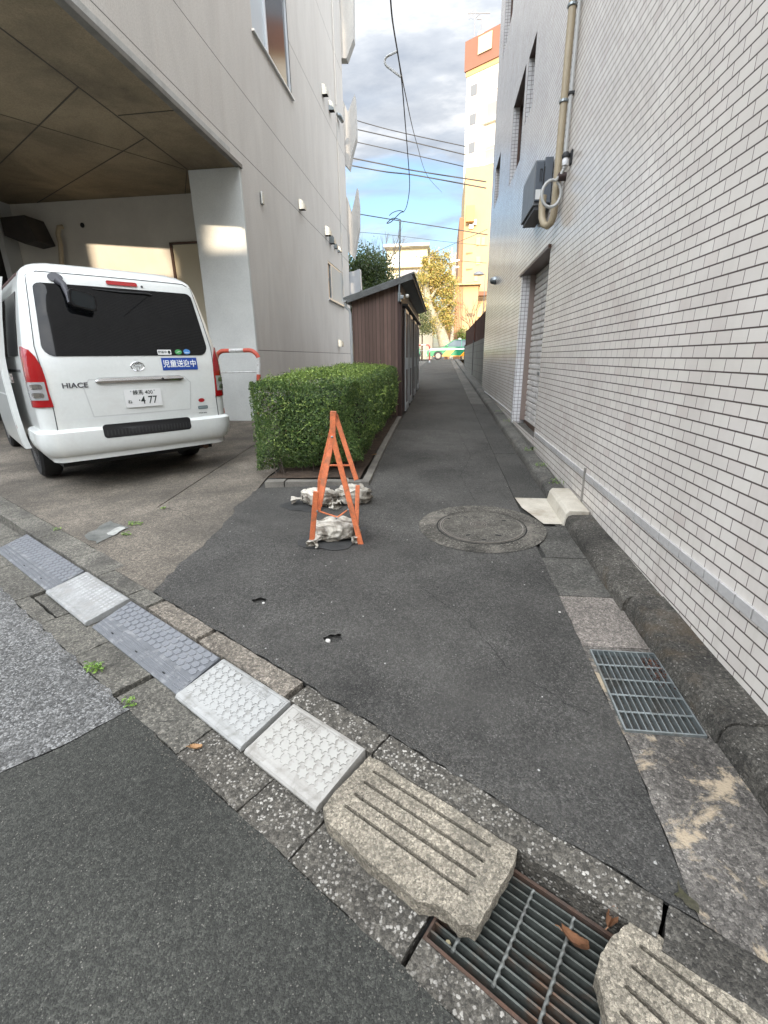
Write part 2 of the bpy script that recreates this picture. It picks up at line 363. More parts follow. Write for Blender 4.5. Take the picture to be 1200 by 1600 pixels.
# kerb stones along the alley mouth and the driveway
def kerbz(x, y): return (x, y, max(H(x, y), .046)+.002+.002*math.sin(23*x+5*y))
KN0, KN1 = .862, .955
kb = [(-14, -11, 0), (-11, -8.5, 0), (-8.5, -6.6, 0), (-6.6, -5.6, 0), (-5.6, -5.0, 0), (-5.0, -4.4, 0), (-4.4, -3.8, 0), (-3.8, -3.2, 0), (-3.2, -2.8, 0)]
blocks('kerb', kb, KN0, 1.02, 0, [concrete_gutter], seed=120, zf=kerbz)
blocks('kerb', [(-2.8, -2.42, 0), (-2.42, -2.22, 0), (-2.20, -1.76, 1), (-1.74, -1.16, 1), (-1.14, -.74, 2), (-.74, .06, 2)], KN0, KN1, 0, [concrete_gutter, concrete_pale, concrete_pebble], seed=140, zf=kerbz)
blocks('kerb', [(.065, .75, 0), (.75, 3, 0), (3, 20, 0)], .845, KN1-.001, 0, [concrete_dark], seed=160, zf=kerbz)
struct('bedding', MB().box(-1, 0, 0, 1, -.42, -.40), dark_hole) if False else None
# the alley: dark asphalt running away between the buildings
GX = .62
drv = [(-1.512, 2.031), (-1.535, 2.2), (-1.548, 2.42), (-1.535, 2.6), (-1.56, 2.85), (-1.585, 3.1), (-1.60, 3.25), (-1.66, 3.36), (-1.655, 3.6), (-1.67, 3.90)]
drvj = jag(drv, .014, .05, 9, closed=False)
yk = lambda x, n=KN1: (n-x*NX)/NY                 # y on the kerb's inner edge for a given x
seamY = 6.92
holes = [jag([(-.94, 1.99), (-.915, 1.955), (-.885, 1.965), (-.865, 1.95), (-.862, 1.99), (-.90, 2.012)], .006, .012, 31), jag([(-.495, 1.705), (-.47, 1.668), (-.43, 1.672), (-.405, 1.70), (-.42, 1.735), (-.46, 1.728)], .006, .012, 32)]
alley = drvj[1:-1]+[(-1.67, 3.93), (-.655, 4.02), (-.70, seamY), (GX, seamY)]+[(GX, 1.2), (.60, yk(.60)+.0)]+jag([(.58, yk(.58)), (-1.512, yk(-1.512))], .006, .04, 12, closed=False)
struct('alley_asphalt', sheet(alley, Hn(.006, .002), .25, holes=holes), asphalt)
struct('alley_asphalt', sheet([(-.70, seamY+.004), (-.66, 18), (-.7, 36.2), (GX, 36.2), (GX, seamY+.004)], Hn(.004), .8), asphalt_seam)
for hx, hy, r in ((-.90, 1.98, .062), (-.45, 1.70, .068)):
    struct('pothole', sheet(ell(hx, hy, r, r*.8, 16), lambda x, y, hx=hx, hy=hy: (x, y, H(x, y)-.030+5*((x-hx)**2+(y-hy)**2)), .02), asphalt_seam)
# concrete driveway slabs before the garage
p_all = [(-1.512, 2.031)]+drvj[1:-1]+[(-1.67, 3.90), (-1.72, 4.35), (-1.80, 8.4), (-3.4, 17), (-12, 17), (-12, 9.6)]
jx0 = [(-2.10, 2.38), (-2.247, 2.545), (-2.344, 3.437), (-2.477, 4.934), (-2.603, 6.469), (-2.72, 8.35), (-2.8, 17)]
east = [(-1.512, yk(-1.512)+.003)]+drvj[1:-1]+[(-1.67, 3.90), (-1.73, 4.35), (-1.80, 8.4), (-1.8, 17), (-2.79, 17)]+[(x+.006, y) for x, y in reversed(jx0[:-1])]
n2 = 1.026
def yk2(x): return (n2-x*NX)/NY
west = [(-2.10, yk2(-2.10)), (x0 := -12, yk2(-12)), (-12, 17), (-2.81, 17)]+[(x-.006, y) for x, y in reversed(jx0[1:-1])]
struct('driveway', sheet(east, Hn(0), .6, thick=.05), concrete_drive)
struct('driveway', sheet(west, Hn(0), .8, thick=.05), concrete_drive)
struct('driveway_bed', sheet([(-2.0, yk2(-2)), (-12, yk2(-12)), (-12, 17), (-1.8, 17), (-1.8, 4)], Hn(-.03), 1.5), dark_hole)
struct('ground_under_alley', sheet([(-2.0, yk(-2.0, .96)), (-2, 40), (1.3, 40), (1.3, yk(1.3, .96))], Hn(-.012), 1.0), asphalt_seam)
# small cement patch at the corner of the slab
struct('cement_patch', sheet(jag([(-2.50, 2.76), (-2.30, 2.62), (-2.27, 2.93), (-2.52, 3.06)], .02, .06, 41), Hn(.004), .3), surf('patch_cement', (.075, .078, .07), (.16, .16, .145), 7, .8, 90, .3, .4, .003))
struct('cement_patch', sheet(jag([(-2.36, 2.80), (-2.28, 2.76), (-2.28, 2.90), (-2.35, 2.93)], .012, .03, 42), Hn(.008), .3), surf('pale_cement', (.38, .38, .35), (.24, .24, .22), 12, .8))
# right-hand gutter of concrete pieces and the kerb below the tiled wall
def piece(x0, x1, y0, y1, m, dz=0.0, seed=1, th=.04):
    struct('side_gutter', sheet(jag([(x0, y0), (x1, y0), (x1, y1), (x0, y1)], .003, .05, seed), Hn(dz), .3, thick=th), m)
KX = .875
piece(GX+.004, KX+.02, 1.76, 2.17, concrete_pink, .002, 201)
piece(GX+.004, KX+.02, 2.18, 2.62, concrete_side, 0, 202)
piece(GX+.03, KX+.02, 2.63, 3.13, concrete_side, 0, 203)
piece(.82, KX+.02, 3.14, 3.16, concrete_side, 0, 204)
struct('white_concrete_patch', sheet(jag([(.628, 3.745), (.645, 3.5), (.70, 3.32), (.745, 3.165), (.895, 3.165), (.895, 3.74)], .002, .08, 206), Hn(.007), .3), concrete_white)
for i, (a, b) in enumerate(((3.75, 5.4), (5.405, 7.6), (7.605, 10), (10.005, 13), (13.005, 17), (17.005, 24), (24.005, 36))):
    piece(GX+.006, KX+.02, a, b, asphalt_seam if i < 3 else concrete_side, 0, 210+i)
pit = [(.645, 1.305), (.895, 1.295), (.905, 1.715), (.645, 1.725)]
apron = [(.604, yk(.604)+.003), (1.5, yk(1.5)+.002), (1.5, 1.27), (.96, 1.27), (.96, 1.755), (GX+.004, 1.755), (GX+.004, 1.2)]
struct('apron', sheet(jag(apron, .003, .05, 220), Hn(.001), .3, holes=[pit], thick=.0), concrete_stain)
struct('grate_pit', MB().box(.63, .92, 1.28, 1.74, -.35, -.34).box(.60, .643, 1.28, 1.74, -.34, .045).box(.907, .95, 1.28, 1.74, -.34, .045).box(.60, .95, 1.25, 1.292, -.34, .043).box(.60, .95, 1.728, 1.76, -.34, .045), surf('pit_concrete', (.05, .048, .045), (.03, .03, .03), 6, .9))
# kerb below the wall: a rounded step of cast concrete
def wall_kerb(name, y0, y1, m, top=.075, x0=KX, x1=1.10, seed=0, n=None):
    rn = random.Random(seed); mb = MB(); n = n or max(2, int((y1-y0)/.15)); prof = [(0, -.03), (.008, top*.55), (.02, top*.88), (.045, top), (x1-x0, top+.006)]
    for i in range(n+1):
        y = y0+(y1-y0)*i/n; j = rn.uniform(-.004, .004)
        for (px_, pz) in prof: mb.v.append((x0+px_+j, y, H(x0, y)+pz+j*.6))
    k = len(prof)
    for i in range(n):
        for q in range(k-1): mb.f.append((i*k+q, i*k+q+1, (i+1)*k+q+1, (i+1)*k+q))
    mb.f.append(tuple(range(k))); mb.f.append(tuple(n*k+q for q in range(k))[::-1])
    o = mb.build(name, m, None, smooth=50); o['kind'] = 'structure'; return o
wall_kerb('wall_kerb', .72, 1.272, concrete_dark, .082, .905, 1.5, 1)
wall_kerb('wall_kerb', 1.275, 2.05, concrete_dark, .085, .895, 1.10, 2)
wall_kerb('wall_kerb', 2.055, 3.155, concrete_dark, .080, KX+.005, 1.10, 3)
wall_kerb('wall_kerb', 3.71, 5.35, concrete_side, .080, KX+.01, 1.02, 4)
wall_kerb('wall_kerb', 5.355, 8, concrete_side, .080, KX+.01, 1.10, 5)
wall_kerb('wall_kerb', 8.005, 36, concrete_side, .085, KX+.02, 1.10, 6, n=30)
struct('wall_strip', sheet([(1.02, 3.71), (1.10, 3.71), (1.10, 5.35), (1.02, 5.35)], Hn(.05), .4), concrete_dark)
struct('threshold', sheet([(1.03, 5.30), (1.30, 5.30), (1.30, 7.15), (1.03, 7.15)], lambda x, y: (x, y, H(x, y)+.10), .4), concrete_side)
# planting bed with its kerb
BX0, BX1, BY0, BY1 = -1.66, -.70, 4.08, 8.06
struct('soil', sheet([(BX0+.02, BY0+.03), (BX1-.04, BY0+.03), (BX1-.04, BY1), (BX0+.02, BY1)], Hn(.05, .012, 9), .12), surf('soil', (.045, .028, .018), (.075, .05, .032), 14, .95, 90, .6, 1, .01))
def kerb_run(a, b, w, h, m, seed):
    a, b = Vector(a), Vector(b); d = (b-a).normalized(); nn = Vector((-d.y, d.x))*w/2
    poly = jag([tuple(a-nn), tuple(b-nn), tuple(b+nn), tuple(a+nn)], .002, .1, seed)
    struct('bed_kerb', sheet(poly, Hn(h, .001, 20), .4, thick=h+.05), m)
pk = surf('bed_kerb_concrete', (.20, .185, .155), (.12, .11, .095), 5, .85, 80, .4, .5, .003)
kerb_run((-1.62, 4.02), (-1.44, 4.03), .10, .05, pk, 1); kerb_run((-1.43, 4.03), (-.64, 4.04), .085, .045, pk, 2)
kerb_run((-.675, 4.09), (-.70, 5.3), .07, .04, pk, 3); kerb_run((-.70, 5.305), (-.71, 6.7), .07, .04, pk, 4); kerb_run((-.71, 6.705), (-.715, 8.05), .07, .04, pk, 5)
# dark worn patches round the sandbags
wet = surf('worn_tar', (.022, .022, .021), (.04, .04, .038), 8, .7, 120, .5, .8, .004)
struct('tar_patch', sheet(jag([(-1.30, 3.44), (-1.18, 3.62), (-.98, 3.74), (-.72, 3.80), (-.60, 3.72), (-.66, 3.52), (-.86, 3.40), (-1.02, 3.28), (-1.16, 3.32)], .025, .05, 51), Hn(.0095), .2), wet)
struct('tar_patch', sheet(jag([(-.93, 2.72), (-.84, 2.62), (-.62, 2.60), (-.49, 2.74), (-.50, 2.98), (-.62, 3.08), (-.84, 3.04)], .02, .05, 52), Hn(.0095), .2), wet)
# the cross street and pavement at the far end
struct('cross_street', MB().add([(-80, 36.2, 1.04), (80, 36.2, 1.04), (80, 400, 1.04), (-80, 400, 1.04)], [(0, 1, 2, 3)]), concrete_side)
struct('left_yard', MB().add([(-30, 18.0, .40), (-.72, 18.0, .40), (-.72, 36.2, 1.0), (-30, 36.2, 1.0)], [(0, 1, 2, 3)]), concrete_side)
# ================================================================ RIGHT BUILDING (white tiles)
WX = 1.058
def tile_mat(name, uax, offset=.5, bw=.1, rh=.05, mort=.0046, base=(.69, .655, .61), rough=.22, zoff=0.0, vm=.42, vcol=(.13, .10, .095)):
    m, nt, b = mat(name, base, rough, 0, .5); v = oc(nt)
    sp = nt.nodes.new('ShaderNodeSeparateXYZ'); nt.links.new(v, sp.inputs[0])
    zr = MA(nt, 'DIVIDE', MA(nt, 'ADD', sp.outputs[2], zoff), rh); row = MA(nt, 'FLOOR', zr); fz = MA(nt, 'ABSOLUTE', MA(nt, 'SUBTRACT', MA(nt, 'FRACT', zr), .5))
    odd = MA(nt, 'MULTIPLY', MA(nt, 'FLOORED_MODULO', row, 2.0), offset)
    yr = MA(nt, 'ADD', MA(nt, 'DIVIDE', sp.outputs[uax], bw), odd); colm = MA(nt, 'FLOOR', yr); fy_ = MA(nt, 'ABSOLUTE', MA(nt, 'SUBTRACT', MA(nt, 'FRACT', yr), .5))
    hl_ = MA(nt, 'GREATER_THAN', fz, .5-mort*.66/rh); vl_ = MA(nt, 'GREATER_THAN', fy_, .5-mort*vm/bw)
    cb = nt.nodes.new('ShaderNodeCombineXYZ'); nt.links.new(row, cb.inputs[0]); nt.links.new(colm, cb.inputs[1])
    wn = nt.nodes.new('ShaderNodeTexWhiteNoise'); nt.links.new(cb.outputs[0], wn.inputs['Vector'])
    tint = RAMP(nt, wn.outputs[0], [(0, (.95, .925, .915)), (.45, (1, .985, .97)), (.9, (1.03, 1.02, 1.0)), (1, (.90, .85, .84))])
    face = MIX(nt, 1.0, base, tint, 'MULTIPLY')
    face = MIX(nt, vl_, face, vcol); face = MIX(nt, hl_, face, (.075, .056, .050)); jt = MA(nt, 'MAXIMUM', hl_, MA(nt, 'MULTIPLY', vl_, .7))
    col = MIX(nt, 1.0, face, RAMP(nt, noise(nt, v, 2.2, 6, .6), [(.3, (.90, .89, .88)), (.7, (1.05, 1.05, 1.05))]), 'MULTIPLY')
    dirt = MA(nt, 'MULTIPLY', RAMP(nt, noise(nt, mapped(nt, v, (6, 6, .5)), 1.5, 7, .65), [(.5, 0), (.8, .5)]), RAMP(nt, sp.outputs[2], [(0, 1), (1, .25)]))
    col = MIX(nt, dirt, col, (.34, .30, .25))
    nt.links.new(col, b.inputs['Base Color'])
    rr = MA(nt, 'ADD', MA(nt, 'MULTIPLY', jt, .6), MA(nt, 'MULTIPLY', noise(nt, v, 30, 3), .12)); nt.links.new(MA(nt, 'ADD', rr, rough-.06), b.inputs['Roughness'])
    h = MA(nt, 'ADD', MA(nt, 'MULTIPLY', jt, -1.0), MA(nt, 'MULTIPLY', noise(nt, v, 7, 2), .35)); bump(nt, b, h, .5, .0022)
    return m
tile_y = tile_mat('wall_tile', 1, zoff=.07)
tile_x = tile_mat('jamb_tile', 0, offset=0, bw=.05, rh=.05, mort=.0036, vm=.66, base=(.74, .75, .77), zoff=.02)
tile_front = tile_mat('front_tile', 0)
grey_metal = surf('grey_metal', (.17, .18, .19), (.14, .15, .16), 10, .45, 150, .05, .05, .001, .3)
dark_grey = plain('dark_grey_plastic', (.055, .06, .068), .5)
steel = surf('galvanised_steel', (.34, .37, .38), (.26, .29, .30), 30, .38, 200, .2, .2, .001, .85)
beige_pipe = surf('beige_pipe', (.40, .33, .22), (.33, .27, .18), 5, .5, 80, .1, .05, .001)
pale_pipe = plain('pale_conduit', (.42, .42, .40), .5)
brown_alu = plain('brown_aluminium', (.09, .05, .035), .35, .3)
black_rub = plain('black_rubber', (.015, .015, .016), .6)
glass_dark = mat('window_glass', (.02, .024, .028), .04, 0, .8)[0]
wz = lambda: 0
rb = thing('tiled_building', 'tall building clad in small white tiles with dark joints, right of the alley', 'building', (1.06, 6, .0))
BY_0, BY_1, BTOP = .66, 12.72, 11.5
SH = (5.38, 7.02, .36, 2.27)              # shutter opening: y0,y1,z0,z1
wins = [(8.15, 9.35, 3.97, 5.08), (7.36, 7.92, 4.28, 5.02), (11.1, 12.0, 4.35, 5.1), (10.4, 11.75, 6.85, 8.2), (4.2, 5.0, 5.9, 6.9), (7.7, 8.9, 6.9, 8.0)]
holes_r = [[(a, c), (b, c), (b, d), (a, d)] for a, b, c, d in wins]+[[(SH[0], SH[2]), (SH[1], SH[2]), (SH[1], SH[3]), (SH[0], SH[3])]]
def plate_x(poly, holes, X, flip=False):
    loops = [[Vector((x, y, 0)) for x, y in l] for l in [poly]+holes]
    fl = [v for l in loops for v in l]; mb = MB(); mb.v = [(X, v.x, v.y) for v in fl]; mb.f = [tuple(t) for t in tessellate_polygon(loops)]; return mb
low_y = [(BY_0, -.2), (5.38, .10), (5.38, .435)]
outline = [(BY_0, .44), (SH[0]-.001, .44), (BY_1, .44), (BY_1, BTOP), (BY_0, BTOP)]
# upper wall skin in strips round the openings so every face is plain
def wall_grid(mb, X, y0, y1, z0, z1, ops):
    ys = sorted({y0, y1, *[o[0] for o in ops], *[o[1] for o in ops]}); zs = sorted({z0, z1, *[o[2] for o in ops], *[o[3] for o in ops]})
    ys = [y for y in ys if y0 <= y <= y1]; zs = [z for z in zs if z0 <= z <= z1]
    for i in range(len(ys)-1):
        for j in range(len(zs)-1):
            cy, cz = (ys[i]+ys[i+1])/2, (zs[j]+zs[j+1])/2
            if any(o[0] < cy < o[1] and o[2] < cz < o[3] for o in ops): continue
            mb.add([(X, ys[i], zs[j]), (X, ys[i+1], zs[j]), (X, ys[i+1], zs[j+1]), (X, ys[i], zs[j+1])], [(0, 1, 2, 3)])
mb = MB(); wall_grid(mb, WX, BY_0, BY_1, -.2, BTOP, wins+[SH])
D = 6.5
def fy(x): return BY_0-(x-WX)*.58
mb.add([(WX, BY_0, -.2), (WX+D, fy(WX+D), -.2), (WX+D, fy(WX+D), BTOP), (WX, BY_0, BTOP)], [(0, 1, 2, 3)])
mb.add([(WX, BY_1, -.2), (WX+D, BY_1, -.2), (WX+D, BY_1, BTOP), (WX, BY_1, BTOP)], [(0, 1, 2, 3)])
mb.add([(WX+D, fy(WX+D), -.2), (WX+D, BY_1, -.2), (WX+D, BY_1, BTOP), (WX+D, fy(WX+D), BTOP)], [(0, 1, 2, 3)])
mb.add([(WX, BY_0, BTOP), (WX+D, fy(WX+D), BTOP), (WX+D, BY_1, BTOP), (WX, BY_1, BTOP)], [(0, 1, 2, 3)])
wall_r = mb.build('wall', tile_y, rb, world=True)
# projecting course of tiles near the foot of the wall
for ya, yb in ((BY_0+.02, 3.30), (3.42, SH[0]-.08)):
  mb = MB(); y = ya
  while y < yb: mb.box(WX-.011, WX+.01, y, y+.0935, .398, .440).box(WX-.006, WX+.01, y+.0935, y+.1, .400, .438); y += .1
  mb.build('sill_course', surf('sill_tile', (.46, .445, .43), (.40, .385, .37), 4, .25, 60, .1, .1, .001), rb, world=True, bevel=.002)
MB().box(WX-.012, WX+.01, 3.395, 3.415, .17, .47).build('joint_strip', surf('mortar', (.30, .28, .25), (.2, .19, .17), 9, .8), rb, world=True)
for (a, b) in ((SH[1]+.12, BY_1-.02),):
    MB().box(WX-.012, WX+.01, a, b, .430, .442).build('flashing', plain('flashing_metal', (.55, .55, .54), .35, .6), rb, world=True)
# windows: reveal of tiles, brown frame, dark glass
def window_r(a, b, c, d, dep=.10):
    w_ = MB(); w_.box(WX+.002, WX+dep, b, b+.004, c, d)
    f = w_.build('window', tile_x, rb, world=True)
    MB().box(WX+.002, WX+dep, a-.004, b+.004, c-.02, c).box(WX+.004, WX+dep, a-.004, b+.004, d, d+.02).box(WX+.002, WX+dep, a-.004, a, c, d).build('reveal', brown_alu, f, world=True)
    e = .045; fr = MB(); x0, x1 = WX+dep, WX+dep+.05
    fr.box(x0, x1, a, b, c, c+e).box(x0, x1, a, b, d-e, d).box(x0, x1, a, a+e, c+e, d-e).box(x0, x1, b-e, b, c+e, d-e).box(x0+.004, x1-.004, (a+b)/2-e/2, (a+b)/2+e/2, c+e, d-e)
    fr.build('frame', brown_alu, f, world=True, bevel=.003)
    MB().box(x0+.022, x0+.028, a+e, b-e, c+e, d-e).build('pane', glass_dark, f, world=True)
for q in wins: window_r(*q)
# roller shutter set back in its opening
sh_m = surf('shutter_metal', (.74, .71, .67), (.66, .63, .59), 3, .45, 80, .15, .1, .001, .2, stain=(.28, .26, .24), stain_scale=5)
mb = MB(); z = SH[2]; x0 = WX+.17
while z < SH[3]:
    h = .072; zz_ = min(z+h, SH[3])
    prof = [(x0, z), (x0-.012, z+.010), (x0-.014, z+h*.5), (x0-.010, z+h-.012), (x0+.006, z+h-.008), (x0+.006, z+h)]
    k = len(mb.v)
    for px_, pz in prof: mb.v += [(px_, SH[0], min(pz, SH[3])), (px_, SH[1], min(pz, SH[3]))]
    for i in range(len(prof)-1): mb.f.append((k+2*i, k+2*i+1, k+2*i+3, k+2*i+2))
    z += h
shut = mb.build('shutter', sh_m, rb, world=True, smooth=25)
MB().box(x0-.03, x0-.012, 6.1, 6.22, 1.02, 1.05).build('latch', steel, shut, world=True); MB().box(x0-.03, x0-.012, 5.98, 6.0, .82, .90).build('handle', steel, shut, world=True)
MB().box(WX+.092, x0+.02, SH[1]-.045, SH[1]-.002, SH[2], SH[3]).build('guide_rail', plain('guide_rail', (.30, .24, .21), .4, .3), rb, world=True)
MB().box(WX-.012, x0+.03, SH[1]+.0, SH[1]+.10, SH[2]-.08, SH[3]).build('jamb', tile_x, rb, world=True)
MB().box(WX-.03, x0+.02, SH[0]-.03, SH[1]+.14, SH[3], SH[3]+.035).build('lintel', brown_alu, rb, world=True)
MB().box(x0-.01, x0+.03, SH[0], SH[1], SH[2]-.06, SH[2]+.012).build('bottom_rail', brown_alu, rb, world=True)
# meter cabinet, pipes and the small fittings on the tiled wall
mc = thing('meter_cabinet', 'grey metal meter cabinet hung on the tiled wall beside the tall beige pipe', 'meter box', (.92, 5.9, 3.0))
p0 = onY(838, 250, 5.62)
cx0, cx1, cz0, cz1 = WX-.175, WX-.004, 2.71, 3.10
MB().box(cx0, cx1, 5.60, 6.35, cz0, cz1).build('cabinet', grey_metal, mc, world=True, bevel=.006)
MB().box(cx0+.02, cx1-.01, 5.62, 6.33, cz0-.035, cz0-.001).build('underside', dark_grey, mc, world=True)
MB().box(cx0+.010, cx0+.082, 5.575, 5.599, cz0+.03, cz1-.02).build('panel', plain('slate_metal', (.085, .10, .12), .5, .2), mc, world=True, bevel=.004)
MB().box(cx0+.088, cx1-.006, 5.565, 5.599, cz0+.01, cz1+.012).build('panel', plain('slate_metal', (.10, .115, .135), .5, .2), mc, world=True, bevel=.004)
MB().box(cx0+.014, cx0+.065, 5.570, 5.574, cz0+.045, cz0+.13).build('notice', plain('notice_white', (.62, .62, .60), .6), mc, world=True)
MB().box(cx0+.045, cx0+.050, 5.568, 5.575, cz0+.20, cz0+.30).box(cx0+.060, cx0+.065, 5.568, 5.575, cz0+.20, cz0+.30).box(cx0+.045, cx0+.065, 5.568, 5.575, cz0+.30, cz0+.306).box(cx0+.080, cx0+.088, 5.56, 5.58, cz0+.12, cz0+.32).build('handle', black_rub, mc, world=True)
pp = thing('drain_pipe', 'tall beige pipe running up the tiled wall with an elbow at its foot', 'pipe', (1.0, 5.3, 2.7))
yp = 5.12; xp = WX-.05
dn = [(xp, yp, 11.4), (xp, yp, 8), (xp, yp, 5), (xp, yp, 2.9), (xp, yp, 2.56), (xp, yp+.01, 2.49), (xp-.015, yp+.03, 2.44), (xp-.04, yp+.06, 2.425), (xp-.07, yp+.10, 2.45), (xp-.085, yp+.13, 2.52), (xp-.09, yp+.14, 2.62), (xp-.085, yp+.14, 2.70)]
MB().tube(dn, .032, 14).build('pipe', beige_pipe, pp, world=True, smooth=40)
for z in (3.35, 4.0, 4.75, 5.6, 6.6, 7.8): MB().lathe([(.038, 0), (.042, .004), (.042, .02), (.038, .024)], (xp, yp, z), 14).box(xp, WX, yp-.012, yp+.012, z+.004, z+.02).build('bracket', steel, pp, world=True)
cd = thing('conduit', 'thin pale electrical conduit beside the beige pipe, looping at its lower end', 'conduit', (1.0, 5.08, 2.7))
yc = 4.98; xc = WX-.025
loop = [(xc, yc, 11.4), (xc, yc, 7), (xc, yc, 4), (xc, yc, 2.95), (xc, yc-.005, 2.82)]
MB().tube(loop, .014, 10).build('conduit', pale_pipe, cd, world=True, smooth=40)
lp = []
for i in range(19):
    a = R_(70+20*i*.97); lp.append((xc-.085+.085*math.cos(a), yc+.02+.015*i/18, 2.64+.105*math.sin(a)))
MB().tube([(xc-.0, yc, 2.82), (xc-.02, yc, 2.78)]+lp, .014, 10).build('loop', pale_pipe, cd, world=True, smooth=40)
for z in (3.35, 4.35, 5.4): MB().box(xc-.02, WX, yc-.02, yc+.02, z, z+.018).build('clip', black_rub, cd, world=True)
MB().lathe([(.02, 0), (.034, .01), (.034, .075), (.02, .09)], (xc-.045, yc+.02, 2.765), 12, 'X').build('gland', plain('brown_rubber', (.05, .03, .028), .6), cd, world=True, smooth=40)
sn = thing('light_sensor', 'small black capped light sensor with white lens on the tiled wall', 'sensor', (1.02, 4.85, 2.85))
MB().box(WX-.012, WX-.001, 4.80, 4.87, 2.80, 2.90).build('base', black_rub, sn, world=True)
MB().lathe([(.024, -.035), (.028, 0), (.022, .02)], (WX-.05, 4.835, 2.83), 14).build('lens', plain('lens', (.7, .7, .7), .15), sn, world=True, smooth=50)
MB().lathe([(.032, 0), (.034, .02), (.02, .04)], (WX-.05, 4.835, 2.851), 14).bar((WX-.01, 4.835, 2.87), (WX-.05, 4.835, 2.87), .02, .02).build('cap', black_rub, sn, world=True, smooth=40)
vh = thing('vent_cap', 'round steel vent cap on the far part of the tiled wall', 'vent', (1.04, 10.6, 2.72))
MB().lathe([(.075, 0), (.078, -.03), (.055, -.10), (.02, -.125)], (WX-.001, 10.6, 2.72), 20, 'X').build('hood', steel, vh, world=True, smooth=40)
# ---- wall and fence beyond the tiled building
blockm = tile_mat('garden_wall_block', 1, bw=.4, rh=.2, mort=.006, base=(.17, .17, .15), rough=.8)
gw = thing('garden_wall', 'grey block wall under a brown slatted screen beyond the tiled building', 'wall', (1.1, 13, .4))
mb = MB()
for (y0, y1) in ((12.78, 17.55), (18.05, 24.3)):
    z0 = H(0, y0)
    mb.box(1.10, 1.24, y0, y1, z0-.2, 1.72)
mb.build('wall', blockm, gw, world=True)
for y0 in (17.8, 24.5):
    z0 = H(0, y0); MB().box(1.09, 1.25, y0-.18, y0+.18, z0-.1, 1.80).build('pier', surf('pier_dark', (.06, .055, .05), (.04, .04, .036), 5, .8), gw, world=True)
bf = thing('screen_fence', 'dark brown slatted screen standing on the grey block wall', 'fence', (1.15, 13, 1.6))
brf = surf('brown_screen', (.085, .038, .028), (.06, .028, .020), 4, .85, 60, .2, .1, .001, 0, .15)
for (y0, y1) in ((12.85, 17.6), (18.1, 24.4)):
    z0 = 1.77; mb = MB()
    for k in range(12): mb.box(1.14, 1.16, y0, y1, z0+k*.055, z0+k*.055+.050)
    mb.box(1.125, 1.175, y0-.03, y0, z0-.03, z0+.68).box(1.125, 1.175, y1, y1+.03, z0-.03, z0+.68).box(1.12, 1.18, y0-.03, y1+.03, z0-.04, z0-.005)
    mb.build('panel', brf, bf, world=True)

# ================================================================ LEFT BUILDING (rendered concrete)
LX = -3.37
def stucco(name, c0, c1, lines=(), vlines=(), ax=1):
    m, nt, b = mat(name, c0, .85, 0, .3); v = oc(nt)
    sp = nt.nodes.new('ShaderNodeSeparateXYZ'); nt.links.new(v, sp.inputs[0])
    col = MIX(nt, RAMP(nt, noise(nt, mapped(nt, v, (1.6, 1.6, .45)), 1.2, 8, .68, .6), [(.32, 0), (.66, 1)]), c0, c1)
    col = MIX(nt, RAMP(nt, noise(nt, mapped(nt, v, (1.6, 1.6, .30), (.02, 0, 0)), 1.5, 8, .7, 1.6), [(.50, 0), (.85, .35)]), col, (c0[0]*.78, c0[1]*.70, c0[2]*.66))
    g = noise(nt, v, 55, 4, .7); col = MIX(nt, .35, col, RAMP(nt, g, [(.3, .6), (.7, 1.35)]), 'MULTIPLY')
    h = g
    ln = None
    for a, axis in [(q, 2) for q in lines]+[(q, ax) for q in vlines]:
        d = MA(nt, 'ABSOLUTE', MA(nt, 'SUBTRACT', sp.outputs[axis], a)); s = MA(nt, 'LESS_THAN', d, .006)
        ln = s if ln is None else MA(nt, 'MAXIMUM', ln, s)
    if ln is not None:
        col = MIX(nt, ln, col, (.15, .14, .125)); h = MA(nt, 'SUBTRACT', g, MA(nt, 'MULTIPLY', ln, 2.5))
    nt.links.new(col, b.inputs['Base Color']); bump(nt, b, h, .55, .004); return m
lbm = stucco('rendered_wall', (.62, .59, .545), (.55, .52, .48), (1.22, 4.285, 5.235, 7.4, 9.6), (16.45,), 1)
lb = thing('rendered_building', 'grey rendered building on the left with a covered parking bay below its upper floors', 'building', (LX, 12, .2))
LY0, LY1, LTOP, SOF = 8.60, 17.9, 13.5, 4.25
FYc = 4.42                                # where the upper storey's front corner stands
lw_w = [(9.75, 11.95, 6.62, 8.35)]
low_w = [(14.62, 16.75, 2.94, 3.96)]
mb = MB(); wall_grid(mb, LX, FYc, LY1, SOF+.06, LTOP, lw_w)
wall_grid(mb, LX, LY0, LY1, -.2, SOF+.06, low_w)
# front of the upper storey runs parallel with the road, rear and far sides close it
Lw = 12.0
def fl(x): return FYc-(x-LX)*(.515/.857)
mb.add([(LX, FYc, SOF+.06), (LX-Lw, fl(LX-Lw), SOF+.06), (LX-Lw, fl(LX-Lw), LTOP), (LX, FYc, LTOP)], [(0, 1, 2, 3)])
mb.add([(LX, LY1, -.2), (LX-Lw, LY1, -.2), (LX-Lw, LY1, LTOP), (LX, LY1, LTOP)], [(0, 1, 2, 3)])
mb.add([(LX-Lw, fl(LX-Lw), SOF), (LX-Lw, LY1, SOF), (LX-Lw, LY1, LTOP), (LX-Lw, fl(LX-Lw), LTOP)], [(0, 1, 2, 3)])
mb.add([(LX, FYc, LTOP), (LX, LY1, LTOP), (LX-Lw, LY1, LTOP), (LX-Lw, fl(LX-Lw), LTOP)], [(0, 1, 2, 3)])
wall_l = mb.build('wall', lbm, lb, world=True)
